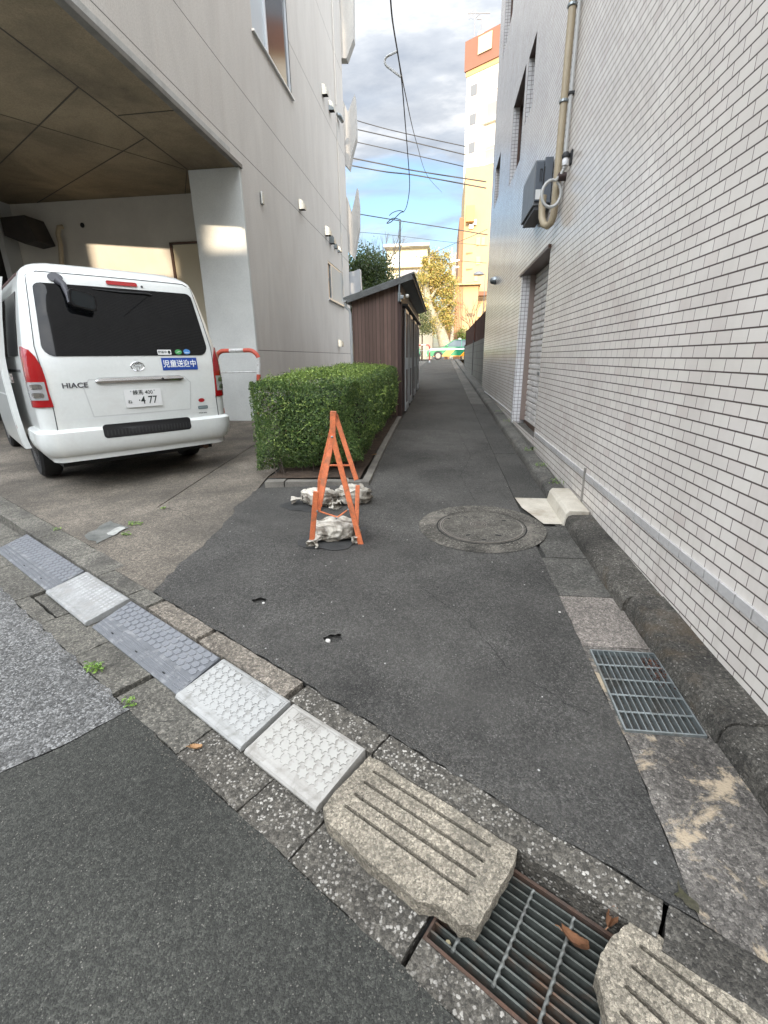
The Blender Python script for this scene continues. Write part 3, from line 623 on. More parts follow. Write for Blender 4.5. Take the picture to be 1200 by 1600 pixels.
def soffit_mat():
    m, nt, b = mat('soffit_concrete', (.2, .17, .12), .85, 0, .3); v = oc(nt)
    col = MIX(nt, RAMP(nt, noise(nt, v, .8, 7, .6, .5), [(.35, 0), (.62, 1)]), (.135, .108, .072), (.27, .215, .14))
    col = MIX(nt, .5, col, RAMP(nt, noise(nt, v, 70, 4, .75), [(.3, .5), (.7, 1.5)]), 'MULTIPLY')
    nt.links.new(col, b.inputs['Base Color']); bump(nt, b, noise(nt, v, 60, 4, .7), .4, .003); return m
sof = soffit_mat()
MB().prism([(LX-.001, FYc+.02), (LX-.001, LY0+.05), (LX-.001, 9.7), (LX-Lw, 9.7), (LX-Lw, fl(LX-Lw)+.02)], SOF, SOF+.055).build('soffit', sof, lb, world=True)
sj = plain('soffit_joint', (.045, .038, .03), .8)
def jline(mb, a, b, w=.016): mb.bar((a[0], a[1], SOF-.001), (b[0], b[1], SOF-.001), w, .006)
mb = MB(); jline(mb, (-4.2, 4.7), (-4.25, 8.5)); jline(mb, (-4.22, 6.07), (-9.0, 9.07)); jline(mb, (-3.4, 6.72), (-4.2, 6.73)); jline(mb, (-4.26, 7.37), (-8.0, 9.6)); jline(mb, (-5.63, 6.47), (-4.3, 8.5), .010); jline(mb, (-4.25, 8.5), (-4.9, 9.6), .010)
mb.build('joint', sj, lb, world=True)
MB().box(LX-.06, LX+.030, FYc-.02, LY0+.02, SOF-.012, SOF+.05).build('drip_edge', surf('drip_edge', (.17, .16, .14), (.11, .105, .095), 6, .6, 70, .2), lb, world=True, bevel=.006)
MB().box(LX+.001, LX+.016, FYc, LY0-.4, SOF+.055, SOF+.13).build('fascia_strip', surf('fascia_pale', (.46, .46, .44), (.36, .36, .34), 6, .6, 70, .2), lb, world=True, bevel=.004)
# pillar and the walls of the parking bay
bay = surf('bay_wall', (.60, .57, .50), (.53, .50, .44), 2, .85, 60, .15, .3, .003)
pil = MB().box(-4.26, LX-.002, LY0-.06, 9.3, -.1, SOF-.002).build('pillar', surf('pillar_white', (.62, .63, .60), (.56, .57, .545), 2, .8, 60, .12, .3, .003), lb, world=True, bevel=.01)
back = MB().box(-9.0, LX-.3, 9.6, 9.75, -.1, SOF).build('bay_wall', bay, lb, world=True)
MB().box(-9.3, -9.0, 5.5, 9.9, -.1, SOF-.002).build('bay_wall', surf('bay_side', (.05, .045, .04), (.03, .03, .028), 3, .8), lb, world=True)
MB().box(-8.72, -8.60, 9.25, 9.59, .0, SOF-.004).build('pillar', pale_pipe, lb, world=True)
# dark duct hood, conduit, hole and doorway on the bay wall
q0, q1 = onY(12, 342, 9.3), onY(70, 380, 9.3)
MB().prism([(q0.x, q1.z+.12), (q0.x+.4, q1.z-.04), (q1.x, q1.z), (q1.x-.15, q0.z), (q0.x, q0.z-.02)], 9.12, 9.58, lambda x, y, z: (x, z, y)).build('duct_hood', surf('hood_brown', (.045, .038, .032), (.03, .026, .022), 5, .6), lb, world=True, bevel=.01)
a = onY(92, 355, 9.5); b_ = onY(98, 412, 9.5)
MB().tube([(a.x+.03, 9.56, a.z+.02), (a.x, 9.50, a.z), (a.x-.03, 9.47, a.z-.12), (a.x-.02, 9.47, a.z-.3), (b_.x, 9.47, b_.z), (b_.x+.02, 9.47, .3)], .045, 12).build('conduit', beige_pipe, lb, world=True, smooth=40)
c = onY(129, 352, 9.6); MB().lathe([(.045, 0), (.045, -.01), (.03, -.012)], (c.x, 9.598, c.z), 16, 'Y').build('hole', dark_hole, lb, world=True)
d0 = onY(267, 380, 9.6)
dr = MB().box(d0.x+.05, -4.02, 9.56, 9.595, .1, d0.z-.04).build('door', plain('door_cream', (.62, .55, .40), .5), lb, world=True)
MB().box(d0.x, d0.x+.05, 9.53, 9.597, .1, d0.z).box(d0.x, -4.02, 9.53, 9.597, d0.z-.04, d0.z).build('frame', brown_alu, dr, world=True)
# windows on the alley side
alu = plain('window_aluminium', (.55, .57, .58), .35, .5)
def window_l(a, b, c, d, split, dep=.06):
    f = MB()
    x1, x0 = LX-.01, LX-.01-dep; e = .05
    for (p, q) in ((a, split), (split, b)):
        f.box(x0, x1, p, q, c, c+e).box(x0, x1, p, q, d-e, d).box(x0, x1, p, p+e*.8, c+e, d-e).box(x0, x1, q-e*.8, q, c+e, d-e)
    fo = f.build('window', alu, lb, world=True, bevel=.003)
    return fo, x0
fo, x0 = window_l(9.75, 11.95, 6.62, 8.35, 10.55)
MB().box(x0+.02, x0+.026, 9.79, 10.51, 6.67, 8.3).build('pane', plain('frosted_glass', (.42, .46, .48), .3), fo, world=True)
MB().box(x0+.02, x0+.026, 10.59, 11.91, 6.67, 8.3).build('pane', mat('room_glass', (.02, .02, .022), .12, 0, .12)[0], fo, world=True)
MB().box(LX-.07, LX+.05, 9.7, 12.0, 6.585, 6.618).build('sill', alu, fo, world=True, bevel=.004)
fo, x0 = window_l(14.62, 16.75, 2.94, 3.96, 15.05)
MB().box(x0+.02, x0+.026, 14.67, 15.0, 2.98, 3.92).build('pane', glass_dark, fo, world=True)
MB().box(x0+.05, x0+.058, 15.09, 16.70, 2.98, 3.92).build('shade_panel', plain('panel_grey', (.40, .43, .43), .5), fo, world=True)
MB().box(LX-.06, LX+.06, 14.55, 16.8, 2.90, 2.938).build('sill', alu, fo, world=True, bevel=.004)
# steel vent hoods: half-round caps
def vent_hood(y, z, s=1.0):
    n = 8; k = MB(); w_, h_, d_ = .15*s, .20*s, .13*s
    pr = [(0, h_/2)]+[(d_*math.sin(R_(90*i/n)), -h_*.1+h_*.6*math.cos(R_(90*i/n))) for i in range(n+1)]+[(d_, -h_/2), (0, -h_/2)]
    k.prism(pr, y-w_/2, y+w_/2, lambda a, b, c: (LX+.002+a, c, z+b))
    o = k.build('vent_hood', steel, lb, world=True, smooth=30)
    MB().box(LX+.012, LX+d_-.006, y-w_/2+.008, y+w_/2-.008, z-h_/2-.004, z-h_/2-.001).build('grille', dark_hole, o, world=True)
for (px_, py_, s) in ((472, 320, 1.0), (512, 361, 1.15), (518.5, 374, 1.15), (525.5, 384, .8), (531, 389.5, .8), (532, 536, 1.1), (507, 141, 1.15), (517.5, 166, 1.15)):
    q = onX(px_, py_, LX+.06); vent_hood(q.y, q.z, s)
q = onX(410, 310, LX+.03); MB().box(LX, LX+.05, q.y-.05, q.y+.05, q.z-.10, q.z+.10).build('outlet_box', steel, lb, world=True, bevel=.015)
# thin drain line and collector near the far corner
MB().tube([(LX+.03, 16.62, 11.5), (LX+.03, 16.62, 8.45)], .014, 8).tube([(LX+.03, 16.62, 8.2), (LX+.03, 16.62, 3.2)], .012, 8).build('drain_line', pale_pipe, lb, world=True)
q = onX(530, 183, LX+.06); MB().tube([(LX+.02, q.y-.15, q.z), (LX+.08, q.y-.1, q.z), (LX+.10, q.y+.25, q.z)], .06, 12).build('collector', steel, lb, world=True, smooth=40)
# fin balconies at the far corner
par = stucco('balcony_render', (.50, .49, .46), (.44, .43, .41))
def balcony(pts, inner=None):
    """parapet panel standing out from the corner; pts are (y,z) of its side face"""
    MB().prism(pts, LX-.9, LX+.002, lambda a, b, c: (c, a, b)).build('balcony', par, lb, world=True)
def px_poly(pp, X): return [(onX(x, y, X).y, onX(x, y, X).z) for x, y in pp]
def fin(pp, Y, th=.30, name='balcony', m=None):
    vs = [(onY(x, y, Y).x, onY(x, y, Y).z) for x, y in pp]
    return MB().prism(vs, Y, Y+th, lambda a, b, c: (a, c, b)).build(name, m or par, lb, world=True)
fin([(515, -60), (551, -60), (552.5, 60), (541.5, 91), (515, 91)], 17.95)
fin([(525, 140), (533, 150), (543.5, 175), (554, 147), (556.5, 200), (556.5, 215), (549, 243), (545.5, 264), (525, 240)], 17.95)
fin([(530, 290), (541, 306), (549, 334), (558, 293), (561, 320), (561, 355), (553, 404), (530, 375)], 17.95)
fin([(530, 427), (552, 424), (562, 420), (564, 452), (556, 466), (530, 466)], 17.95, m=plain('balcony_panel', (.42, .44, .46), .5))
ib = plain('balcony_inside', (.13, .13, .13), .7)
MB().box(-4.4, -3.38, 17.92, 17.94, 3.5, 4.6).build('recess', ib, lb, world=True)
# the rest of that building: a rear wing whose wall closes the view between balconies
# ================================================================ SHED
def wood_mat(name, c0, c1, w=.13, ax=0):
    m, nt, b = mat(name, c0, .6, 0, .35); v = oc(nt)
    sp = nt.nodes.new('ShaderNodeSeparateXYZ'); nt.links.new(v, sp.inputs[0])
    t = MA(nt, 'DIVIDE', sp.outputs[ax], w); fr = MA(nt, 'FRACT', t); fl_ = MA(nt, 'FLOOR', t)
    gap = MA(nt, 'LESS_THAN', fr, .07)
    wn = nt.nodes.new('ShaderNodeTexWhiteNoise'); wn.noise_dimensions = '1D'; nt.links.new(fl_, wn.inputs['W'])
    col = MIX(nt, RAMP(nt, noise(nt, mapped(nt, v, (14, 14, 1.2)), 3, 6, .65), [(.3, 0), (.7, 1)]), c0, c1)
    col = MIX(nt, 1.0, col, RAMP(nt, wn.outputs[0], [(0, .8), (1, 1.2)]), 'MULTIPLY')
    col = MIX(nt, gap, col, (.012, .008, .007))
    nt.links.new(col, b.inputs['Base Color']); bump(nt, b, MA(nt, 'SUBTRACT', noise(nt, mapped(nt, v, (14, 14, 1)), 5, 5), MA(nt, 'MULTIPLY', gap, 2)), .5, .004); return m
shed = thing('shed', 'small brown boarded shed with a sloping roof behind the hedge', 'shed', (-1.1, 8.1, .25))
SX0, SX1, SY0, SY1 = -1.50, -.69, 8.10, 14.2
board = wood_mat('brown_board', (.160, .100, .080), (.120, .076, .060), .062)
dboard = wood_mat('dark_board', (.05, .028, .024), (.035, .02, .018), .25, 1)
g0 = H(-1, SY0)-.1
zl = lambda x: 2.15+(x-SX0)*(.24/.81)
mb = MB(); mb.add([(SX0, SY0, g0), (SX1, SY0, g0), (SX1, SY0, zl(SX1)), (SX0, SY0, zl(SX0))], [(0, 1, 2, 3)]).build('front_wall', board, shed, world=True)
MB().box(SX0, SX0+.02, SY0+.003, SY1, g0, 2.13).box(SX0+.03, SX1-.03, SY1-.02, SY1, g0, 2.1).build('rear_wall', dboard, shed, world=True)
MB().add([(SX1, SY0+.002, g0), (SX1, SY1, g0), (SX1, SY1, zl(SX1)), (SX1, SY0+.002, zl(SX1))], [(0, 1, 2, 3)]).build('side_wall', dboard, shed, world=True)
MB().box(SX1-.055, SX1+.012, SY0-.014, SY0+.05, g0, zl(SX1)-.02).build('corner_post', wood_mat('post_wood', (.07, .04, .034), (.05, .03, .026), .5), shed, world=True, bevel=.003)
roofm = surf('roof_metal', (.16, .17, .165), (.11, .115, .11), 6, .5, 60, .2, .1, .001, .4)
sl_ = Vector((.81, 0, .24)).normalized(); up_ = Vector((-.24, 0, .81)).normalized()
rc = Vector(((SX0+SX1)/2+.055, (SY0-.13+SY1+.1)/2, zl((SX0+SX1)/2+.055)+.055))
MB().obox(rc, sl_, (0, 1, 0), up_, .60, (SY1-SY0+.23)/2, .012).build('roof', roofm, shed, world=True)
MB().obox(rc-up_*.048+Vector((0, -(SY1-SY0+.23)/2+.012, 0)), sl_, (0, 1, 0), up_, .553, .012, .035).build('bargeboard', surf('fascia_grey', (.13, .135, .13), (.08, .08, .078), 7, .6, 60, .2, .2, .001), shed, world=True)
MB().obox(rc-up_*.055+sl_*.55, sl_, (0, 1, 0), up_, .012, (SY1-SY0+.2)/2, .042).build('eaves_board', plain('eaves_dark', (.03, .022, .02), .6), shed, world=True)
gut = MB().tube([(SX0-.10, SY0-.10, 2.15), (SX0-.10, SY1, 2.15)], .035, 10).build('rain_gutter', alu, shed, world=True, smooth=40)
MB().tube([(SX0-.09, SY0-.06, 2.13), (SX0-.09, SY0-.05, 2.05), (SX0-.035, SY0-.03, 2.00), (SX0-.02, SY0-.03, 1.94), (SX0-.02, SY0-.03, .5)], .022, 12).build('downpipe', alu, shed, world=True, smooth=40)
for i, (y0, w_) in enumerate(((8.55, .75), (9.7, .75), (11.2, .8), (12.6, .8))):
    z0 = H(-.7, y0)+.06
    d = MB().box(SX1+.002, SX1+.030, y0, y0+w_, z0, 2.02+.0*i).build('door', plain('shed_door', (.07, .042, .036), .5), shed, world=True)
    MB().box(SX1+.030, SX1+.052, y0, y0+.04, z0, 2.05).box(SX1+.030, SX1+.052, y0+w_-.04, y0+w_, z0, 2.05).box(SX1+.030, SX1+.050, y0+.04, y0+w_-.04, z0, z0+.12).box(SX1+.03, SX1+.05, y0+.04, y0+w_-.04, 2.0, 2.05).build('frame', alu, d, world=True)
    MB().box(SX1+.03, SX1+.075, y0+.06, y0+.085, 1.05, 1.25).build('handle', alu, d, world=True)
MB().box(SX1, SX1+.10, 8.4, 13.5, 2.08, 2.11).build('canopy', plain('canopy_dark', (.05, .05, .05), .5), shed, world=True)
# service mast fixed on the shed, with its fittings and looping wires
mast = thing('service_mast', 'thin grey pole rising from the corner of the brown shed with looping cables', 'pole', (-.72, 8.03, 2.1))
t0 = onY(624, 455, 8.0); t1 = onY(625, 343, 8.0)
MB().tube([(t0.x-.005, 8.0, t0.z-.14), (t0.x, 8.0, t0.z), (t1.x, 8.0, t1.z)], .014, 10).build('pole', steel, mast, world=True, smooth=40)
MB().box(t0.x-.025, t0.x+.025, 8.0, 8.09, t0.z-.15, t0.z-.02).box(t0.x+.01, t0.x+.07, 7.98, 8.08, t0.z-.11, t0.z-.06).build('bracket', steel, mast, world=True, bevel=.004)
MB().lathe([(.018, 0), (.028, .01), (.028, .04), (.018, .05)], (t0.x+.10, 8.02, t0.z-.07), 10, 'X').build('insulator', plain('porcelain', (.65, .63, .58), .3), mast, world=True, smooth=40)
cable_m = plain('black_cable', (.03, .03, .032), .6)
def wire(pts, Ys, r, parent=None, label=None, cat='cable', group=None, m=None, name='cable'):
    P = [onY(x, y, Y) for (x, y), Y in zip(pts, Ys if isinstance(Ys, (list, tuple)) else [Ys]*len(pts))]
    # smooth through the points
    Q = []
    for i in range(len(P)-1):
        p0, p1, p2, p3 = P[max(i-1, 0)], P[i], P[i+1], P[min(i+2, len(P)-1)]
        for k in range(8):
            t = k/8; Q.append(.5*((2*p1)+(-p0+p2)*t+(2*p0-5*p1+4*p2-p3)*t*t+(-p0+3*p1-3*p2+p3)*t**3))
    Q.append(P[-1]); o = MB().tube(Q, r, 6).build(name, m or cable_m, parent, world=True, smooth=60)
    if label: tag(o, label, cat, group)
    return o
wire([(625, 343), (614, 341), (606, 347), (605, 349), (612, 346), (625, 333), (631, 331)], 8.0, .006, mast, name='wire_loop')
wire([(631, 331), (624, 329), (614, 332), (608, 337)], 8.0, .005, mast, name='wire_loop')
lb_y = [2.6, 3.4, 4.8, 6.6, 8.0]
wire([(609, -20), (613, 30), (621, 80)], [3.2, 3.6, 4.2], .005, label='thick black service cable dropping from the top of the sky to a splice', cat='cable')
wire([(621, 80), (628, 130), (633, 190), (637, 240), (640, 290), (636, 320), (631, 331)], [4.2, 4.8, 5.6, 6.4, 7.2, 7.7, 8.0], .005, label='black service cable running from the splice down to the pole on the shed', cat='cable')
wire([(621, 80), (613, 84), (604, 89), (601, 96), (604, 103), (613, 110), (626, 120)], 4.3, .008, label='short pale splice loop hanging on the service cable high above the alley', cat='cable', m=pale_pipe)
wire([(621, 82), (634, 150), (650, 220), (668, 275), (690, 300)], [4.2, 6, 9, 14, 20], .005, label='thin dark wire slanting from the splice towards the white tower', cat='cable', m=cable_m)
# wires crossing high between the buildings
wg = 'overhead wires crossing the far end of the alley'
for i, (pp, r, lbt) in enumerate([
    ([(530, 180), (610, 203), (728, 229)], .022, 'topmost of the wires crossing the sky between the buildings'),
    ([(530, 196), (610, 214), (728, 242)], .026, 'second highest wire crossing the sky between the buildings'),
    ([(530, 216), (620, 236), (724, 260)], .022, 'third highest wire crossing the sky, just above the sheathed pair'),
    ([(530, 243), (600, 257), (650, 267), (760, 284)], .032, 'upper of two thick sheathed cables crossing below the other sky wires'),
    ([(530, 255), (600, 268), (650, 274), (760, 294)], .032, 'lower of two thick sheathed cables crossing below the other sky wires'),
    ([(540, 331), (625, 345), (690, 355), (762, 367)], .026, 'single dark wire crossing just above the top of the shed pole'),
    ([(545, 362), (600, 366), (700, 378), (762, 384)], .012, 'thin faint wire crossing just above the dark round tree'),
    ([(660, 404), (700, 385), (740, 368), (762, 358)], .014, 'thin wire rising to the right beside the tan building'),
    ([(640, 400), (700, 406), (760, 411)], .014, 'thin wire crossing at the height of the plane tree top')]):
    wire(pp, 30.0, r, label=lbt, cat='cable', group=wg)

# ================================================================ LEAVES, HEDGE
def leaf_mat(name, stops, rough=.45):
    m, nt, b = mat(name, (.1, .2, .05), rough, 0, .5)
    g = nt.nodes.new('ShaderNodeNewGeometry')
    nt.links.new(RAMP(nt, g.outputs['Random Per Island'], stops), b.inputs['Base Color'])
    b.inputs['Subsurface Weight'].default_value = 0
    tr = nt.nodes.new('ShaderNodeBsdfTranslucent'); tr.inputs[0].default_value = (.10, .16, .02, 1); mx = nt.nodes.new('ShaderNodeMixShader'); mx.inputs[0].default_value = .18
    o = nt.nodes['Material Output']; nt.links.new(b.outputs[0], mx.inputs[1]); nt.links.new(tr.outputs[0], mx.inputs[2]); nt.links.new(mx.outputs[0], o.inputs[0])
    return m
def add_leaf(mb, p, nrm, size, rn, fold=.25, wid=.42):
    n = Vector(nrm).normalized(); t = n.cross(Vector((rn.uniform(-1, 1), rn.uniform(-1, 1), rn.uniform(-1, 1))))
    if t.length < 1e-3: return
    t.normalize(); s = n.cross(t); p = Vector(p); L = size; W = size*wid
    k = len(mb.v)
    mb.v += [tuple(p-t*L*.5), tuple(p-t*L*.05+s*W*.5+n*L*fold*.5), tuple(p+t*L*.5-n*L*.08), tuple(p-t*L*.05-s*W*.5+n*L*fold*.5)]
    mb.f += [(k, k+1, k+2), (k, k+2, k+3)]
def rdir(rn):
    while True:
        v = Vector((rn.uniform(-1, 1), rn.uniform(-1, 1), rn.uniform(-1, 1)))
        if .1 < v.length < 1: return v.normalized()
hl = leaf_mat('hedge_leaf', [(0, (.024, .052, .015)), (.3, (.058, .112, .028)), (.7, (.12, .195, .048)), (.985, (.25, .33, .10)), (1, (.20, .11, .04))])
hl_top = leaf_mat('hedge_top_lit_leaf', [(0, (.11, .19, .035)), (.5, (.25, .36, .07)), (1, (.45, .55, .15))])  # paler: new growth, and the light on the hedge top put into the colour
hedge = thing('hedge', 'clipped green hedge of small glossy leaves in the kerbed bed', 'hedge', (-1.2, 6, .2))
rn = random.Random(11); lv = MB(); lt = MB()
hx0, hx1, hy0, hy1 = -1.82, -.74, 4.22, 8.0
def htop(x, y): return 1.10+.012*(y-4)+.018*math.sin(7*x+3)*math.sin(3.1*y)+.012*math.sin(17*y)
def hbot(x, y): return H(x, y)+.13+.05*math.sin(5*y+2*x)
def bulge(z, z0, z1): t = (z-z0)/(z1-z0); return .09*math.sin(PI*min(max(t, 0), 1)**.75)-.10*(1-t)**3
def rbx(x, y, z):
    # round the clipped block's shoulders and corners
    r = .32; c = Vector(((hx0+hx1)/2, (hy0+hy1)/2)); a, b = (hx1-hx0)/2+.05, (hy1-hy0)/2+.05
    dx, dy = abs(x-c.x)-(a-r), abs(y-c.y)-(b-r)
    if dx > 0 and dy > 0:
        d = math.hypot(dx, dy)
        if d > r: k_ = r/d; x = c.x+math.copysign(a-r+dx*k_, x-c.x); y = c.y+math.copysign(b-r+dy*k_, y-c.y)
    zt = htop(x, y); dz = z-(zt-.24)
    if dz > 0:
        e = min(a-abs(x-c.x), b-abs(y-c.y)); q = max(0, .24-e)
        if math.hypot(q, dz) > .24: z = zt-.24+math.sqrt(max(.24**2-q*q, .0))+min(.02, dz-.24 if dz > .24 else 0)
    lum = .022*math.sin(8.3*x+2*y)*math.sin(6.1*y+1)*math.sin(7*z)
    return (x+lum, y-lum, z+lum*.6)
for i in range(58000):
    u = rn.random(); d = abs(rn.gauss(0, .035))
    x = rn.uniform(hx0, hx1); y = rn.uniform(hy0, hy1)
    if u < .34:       # top
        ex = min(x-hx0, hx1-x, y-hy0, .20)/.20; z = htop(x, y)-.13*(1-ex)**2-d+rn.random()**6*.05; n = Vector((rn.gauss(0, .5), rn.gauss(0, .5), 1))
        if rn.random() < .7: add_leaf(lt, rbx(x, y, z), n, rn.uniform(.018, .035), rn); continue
    elif u < .62:     # alley side
        z0, z1 = hbot(hx1, y), htop(hx1, y); z = rn.uniform(z0, z1); x = hx1+bulge(z, z0, z1)*.8-d-.02+.02*math.sin(9*y)*math.sin(6*z); n = Vector((1, rn.gauss(0, .6), rn.gauss(.3, .6)))
    elif u < .88:     # face towards the camera
        z0, z1 = hbot(x, hy0), htop(x, hy0); z = rn.uniform(z0, z1); y = hy0-bulge(z, z0, z1)+d+.02*math.sin(11*x)*math.sin(7*z); n = Vector((rn.gauss(0, .6), -1, rn.gauss(.3, .6)))
    elif u < .95:     # driveway side
        z0, z1 = hbot(hx0, y), htop(hx0, y); z = rn.uniform(z0, z1); x = hx0-bulge(z, z0, z1)*.8+d; n = Vector((-1, rn.gauss(0, .6), rn.gauss(.3, .6)))
    else:
        z = rn.uniform(.3, 1.05); n = rdir(rn)
    add_leaf(lv, rbx(x, y, z), n+rdir(rn)*.5, rn.uniform(.018, .036), rn)
for i in range(230):       # stray shoots
    x = rn.uniform(hx0+.1, hx1-.08); y = rn.uniform(hy0+.05, hy1-.1); z = htop(x, y)-.03
    if rn.random() < .35: x, y, z = hx1+.05, rn.uniform(hy0+.2, hy1), rn.uniform(.5, 1.0)
    elif rn.random() < .3: y, z = hy0-.07, rn.uniform(.45, 1.0)
    d = (Vector((0, 0, 1))+rdir(rn)*.5 if z > .95 else rdir(rn)); L = rn.uniform(.03, .075)
    for k in range(5): q = Vector(rbx(x, y, z))+d*L*k/4; add_leaf(lt, q, rdir(rn), rn.uniform(.018, .032), rn)
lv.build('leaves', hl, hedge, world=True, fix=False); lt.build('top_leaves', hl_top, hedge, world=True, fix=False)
tw = MB()
for i in range(170):
    x = rn.uniform(hx0+.05, hx1-.05); y = rn.uniform(hy0+.02, hy1); g = H(x, y)+.03
    tw.tube([(x*.8-.25, y+rn.uniform(-.1, .1), g), (x, y, g+.25), (x+rn.uniform(-.1, .1), y+rn.uniform(-.1, .1), .9)], [.006, .004, .002], 5)
tw.build('stems', surf('twig', (.07, .05, .035), (.04, .03, .022), 20, .8), hedge, world=True, fix=False)
MB().box(hx0+.22, hx1-.22, hy0+.22, hy1-.05, .36, .90).build('inner_shade', plain('hedge_core_shade', (.012, .016, .008), .95), hedge, world=True)  # dark core box: the shade between the leaves put into its colour
# a few sprigs above the hedge
for i in range(26):
    p = Vector((-1.62+rn.gauss(0, .05), 7.0+rn.gauss(0, .1), 1.2+rn.random()*.08)); add_leaf(lt, p, rdir(rn), .03, rn)
# ---- weeds and fallen leaves
wl = leaf_mat('weed_leaf', [(0, (.10, .20, .03)), (1, (.25, .38, .08))])
def weed(x, y, z, r, n, label, h=.04):
    q = MB()
    for i in range(n):
        a = rn.uniform(0, 2*PI); rr = r*rn.random()**.6; add_leaf(q, (x+rr*math.cos(a)*1.3, y+rr*math.sin(a)*.7, z+rn.uniform(.004, h)), Vector((rn.gauss(0, .4), rn.gauss(0, .4), 1)), rn.uniform(.012, .026), rn, wid=.5)
    o = q.build('weed', wl, None, fix=False); tag(o, label, 'weed', 'weeds growing in the cracks'); return o
def at0(x, y, z=0): p = onZ(x, y, z); return p.x, p.y, p.z
weed(*at0(150, 1048), .035, 60, 'bright green weed at the edge of the pale coarse asphalt, largest beside the ramps')
weed(*at0(203, 1103), .02, 25, 'small weed at the corner where dark and pale road asphalt meet')
weed(*at0(212, 820, .085), .05, 40, 'low weed in the driveway joint, above the cement patch', .025)
weed(*at0(197, 836, .085), .03, 25, 'tiny weed in the driveway joint nearest the cement patch', .02)
weed(*at0(255, 796, .09), .02, 14, 'tiniest weed, farthest along the driveway joint', .02)
weed(*at0(88, 828, .08), .03, 14, 'weed tuft between the kerb and driveway above the farthest grey ramp', .02)
for (X_, Y_, n, t_) in ((1.0, 3.95, 40, 'weeds against the tiled wall just beyond the new white kerb block'), (.98, 4.5, 45, 'weeds on the wall kerb midway between white kerb block and shutter'), (1.0, 5.2, 40, 'weeds on the kerb at the near end of the shutter'), (1.0, 7.2, 35, 'weeds at the foot of the white tiled shutter jamb'), (1.0, 8.2, 30, 'weeds on the kerb beyond the shutter')):
    q = weed(X_, Y_, H(0, Y_)+.07, .055, n, t_, .05)
weed(1.05, 3.38, H(0, 3.4)+.075, .02, 10, 'sprig of weed in the wall joint beside the new white kerb block', .02)
mossm = surf('moss', (.035, .034, .012), (.05, .045, .03), 60, .95, 150, .5, 1, .004)
struct('moss', sheet(jag([(.565, .800), (.603, .765), (.612, .785), (.596, .80), (.59, .835), (.58, .805)], .006, .008, 61), Hn(.0115, .001, 90), .03), mossm, kind='stuff')
dlm = surf('dead_leaf', (.24, .115, .055), (.15, .065, .03), 25, .7, 60, .3, .4, .003)
dlm2 = surf('pale_dead_leaf', (.38, .22, .10), (.28, .14, .06), 25, .7, 60, .3, .4, .003)
def dead_leaf(x, y, z, L, W, rot, label, curl=.35, m=None, seed=0):
    r2 = random.Random(seed); n = 11; mb = MB(); k = 5
    for i in range(n):
        t = i/(n-1); w_ = W*math.sin(PI*(.04+.92*t))**.7*(1+.16*math.sin(9*t*PI+seed)); cz = curl*L*(t-.5)**2
        for j in range(k):
            s = (j/(k-1)-.5)*2; mb.v.append((L*(t-.5), s*w_/2*(1-.15*abs(s)), cz+curl*W*s*s*.9+r2.uniform(-.0015, .0015)))
    for i in range(n-1):
        for j in range(k-1): mb.f.append((i*k+j, i*k+j+1, (i+1)*k+j+1, (i+1)*k+j))
    mb.tube([(-L*.5, 0, curl*L*.25), (-L*.62, W*.05, curl*L*.30+.004), (-L*.78, W*.14, curl*L*.25)], .0012, 5)
    o = mb.build('fallen_leaf', m or dlm, None, smooth=60); o.location = (x, y, z); o.rotation_euler = (r2.uniform(-.25, .25), r2.uniform(-.25, .25), rot)
    tag(o, label, 'leaf'); return o
a = onZ(900, 1482, -.02); dead_leaf(a.x, a.y, -.010, .062, .024, R_(-38), 'long curled brown leaf lying across the bars of the road grating', 1.0, seed=1)
a = onZ(948, 1452, .0); dead_leaf(a.x, a.y, .016, .036, .028, R_(60), 'crumpled brown leaf wedged beside the broken slab at the grating corner', 1.2, seed=2)
a = onZ(306, 1172, 0); dead_leaf(a.x, a.y, .006, .040, .028, R_(15), 'small orange-brown leaf on the pebbled gutter below the star ramp', .4, dlm2, 3)
a = onZ(585, 712, .22); dead_leaf(a.x, a.y, a.z+.008, .05, .03, R_(30), 'tiny pale leaf on the alley beside the hedge kerb', .3, dlm2, 4)
# stones: light pebble in the pothole, chip beside it
def stone(x, y, z, r, label, m=None, seed=0):
    bm = bmesh.new(); bmesh.ops.create_icosphere(bm, subdivisions=2, radius=r); r2 = random.Random(seed)
    for v in bm.verts: v.co *= r2.uniform(.85, 1.12); v.co.z *= .6
    me = bpy.data.meshes.new('pebble'); bm.to_mesh(me); bm.free(); me.materials.append(m or plain('pebble', (.6, .57, .52), .7))
    for p in me.polygons: p.use_smooth = True
    o = bpy.data.objects.new('pebble', me); COL.objects.link(o); o.location = (x, y, z); tag(o, label, 'stone'); return o
stone(-.475, 1.70, .062, .013, 'pale pebble lying in the pothole nearest the ramps', seed=1)
stone(-.88, 1.985, .068, .008, 'small pale stone in the pothole nearest the driveway', seed=2)
stone(.585, 2.0+.0, .09, .006, 'tiny chip of stone beside the side gutter', seed=5)
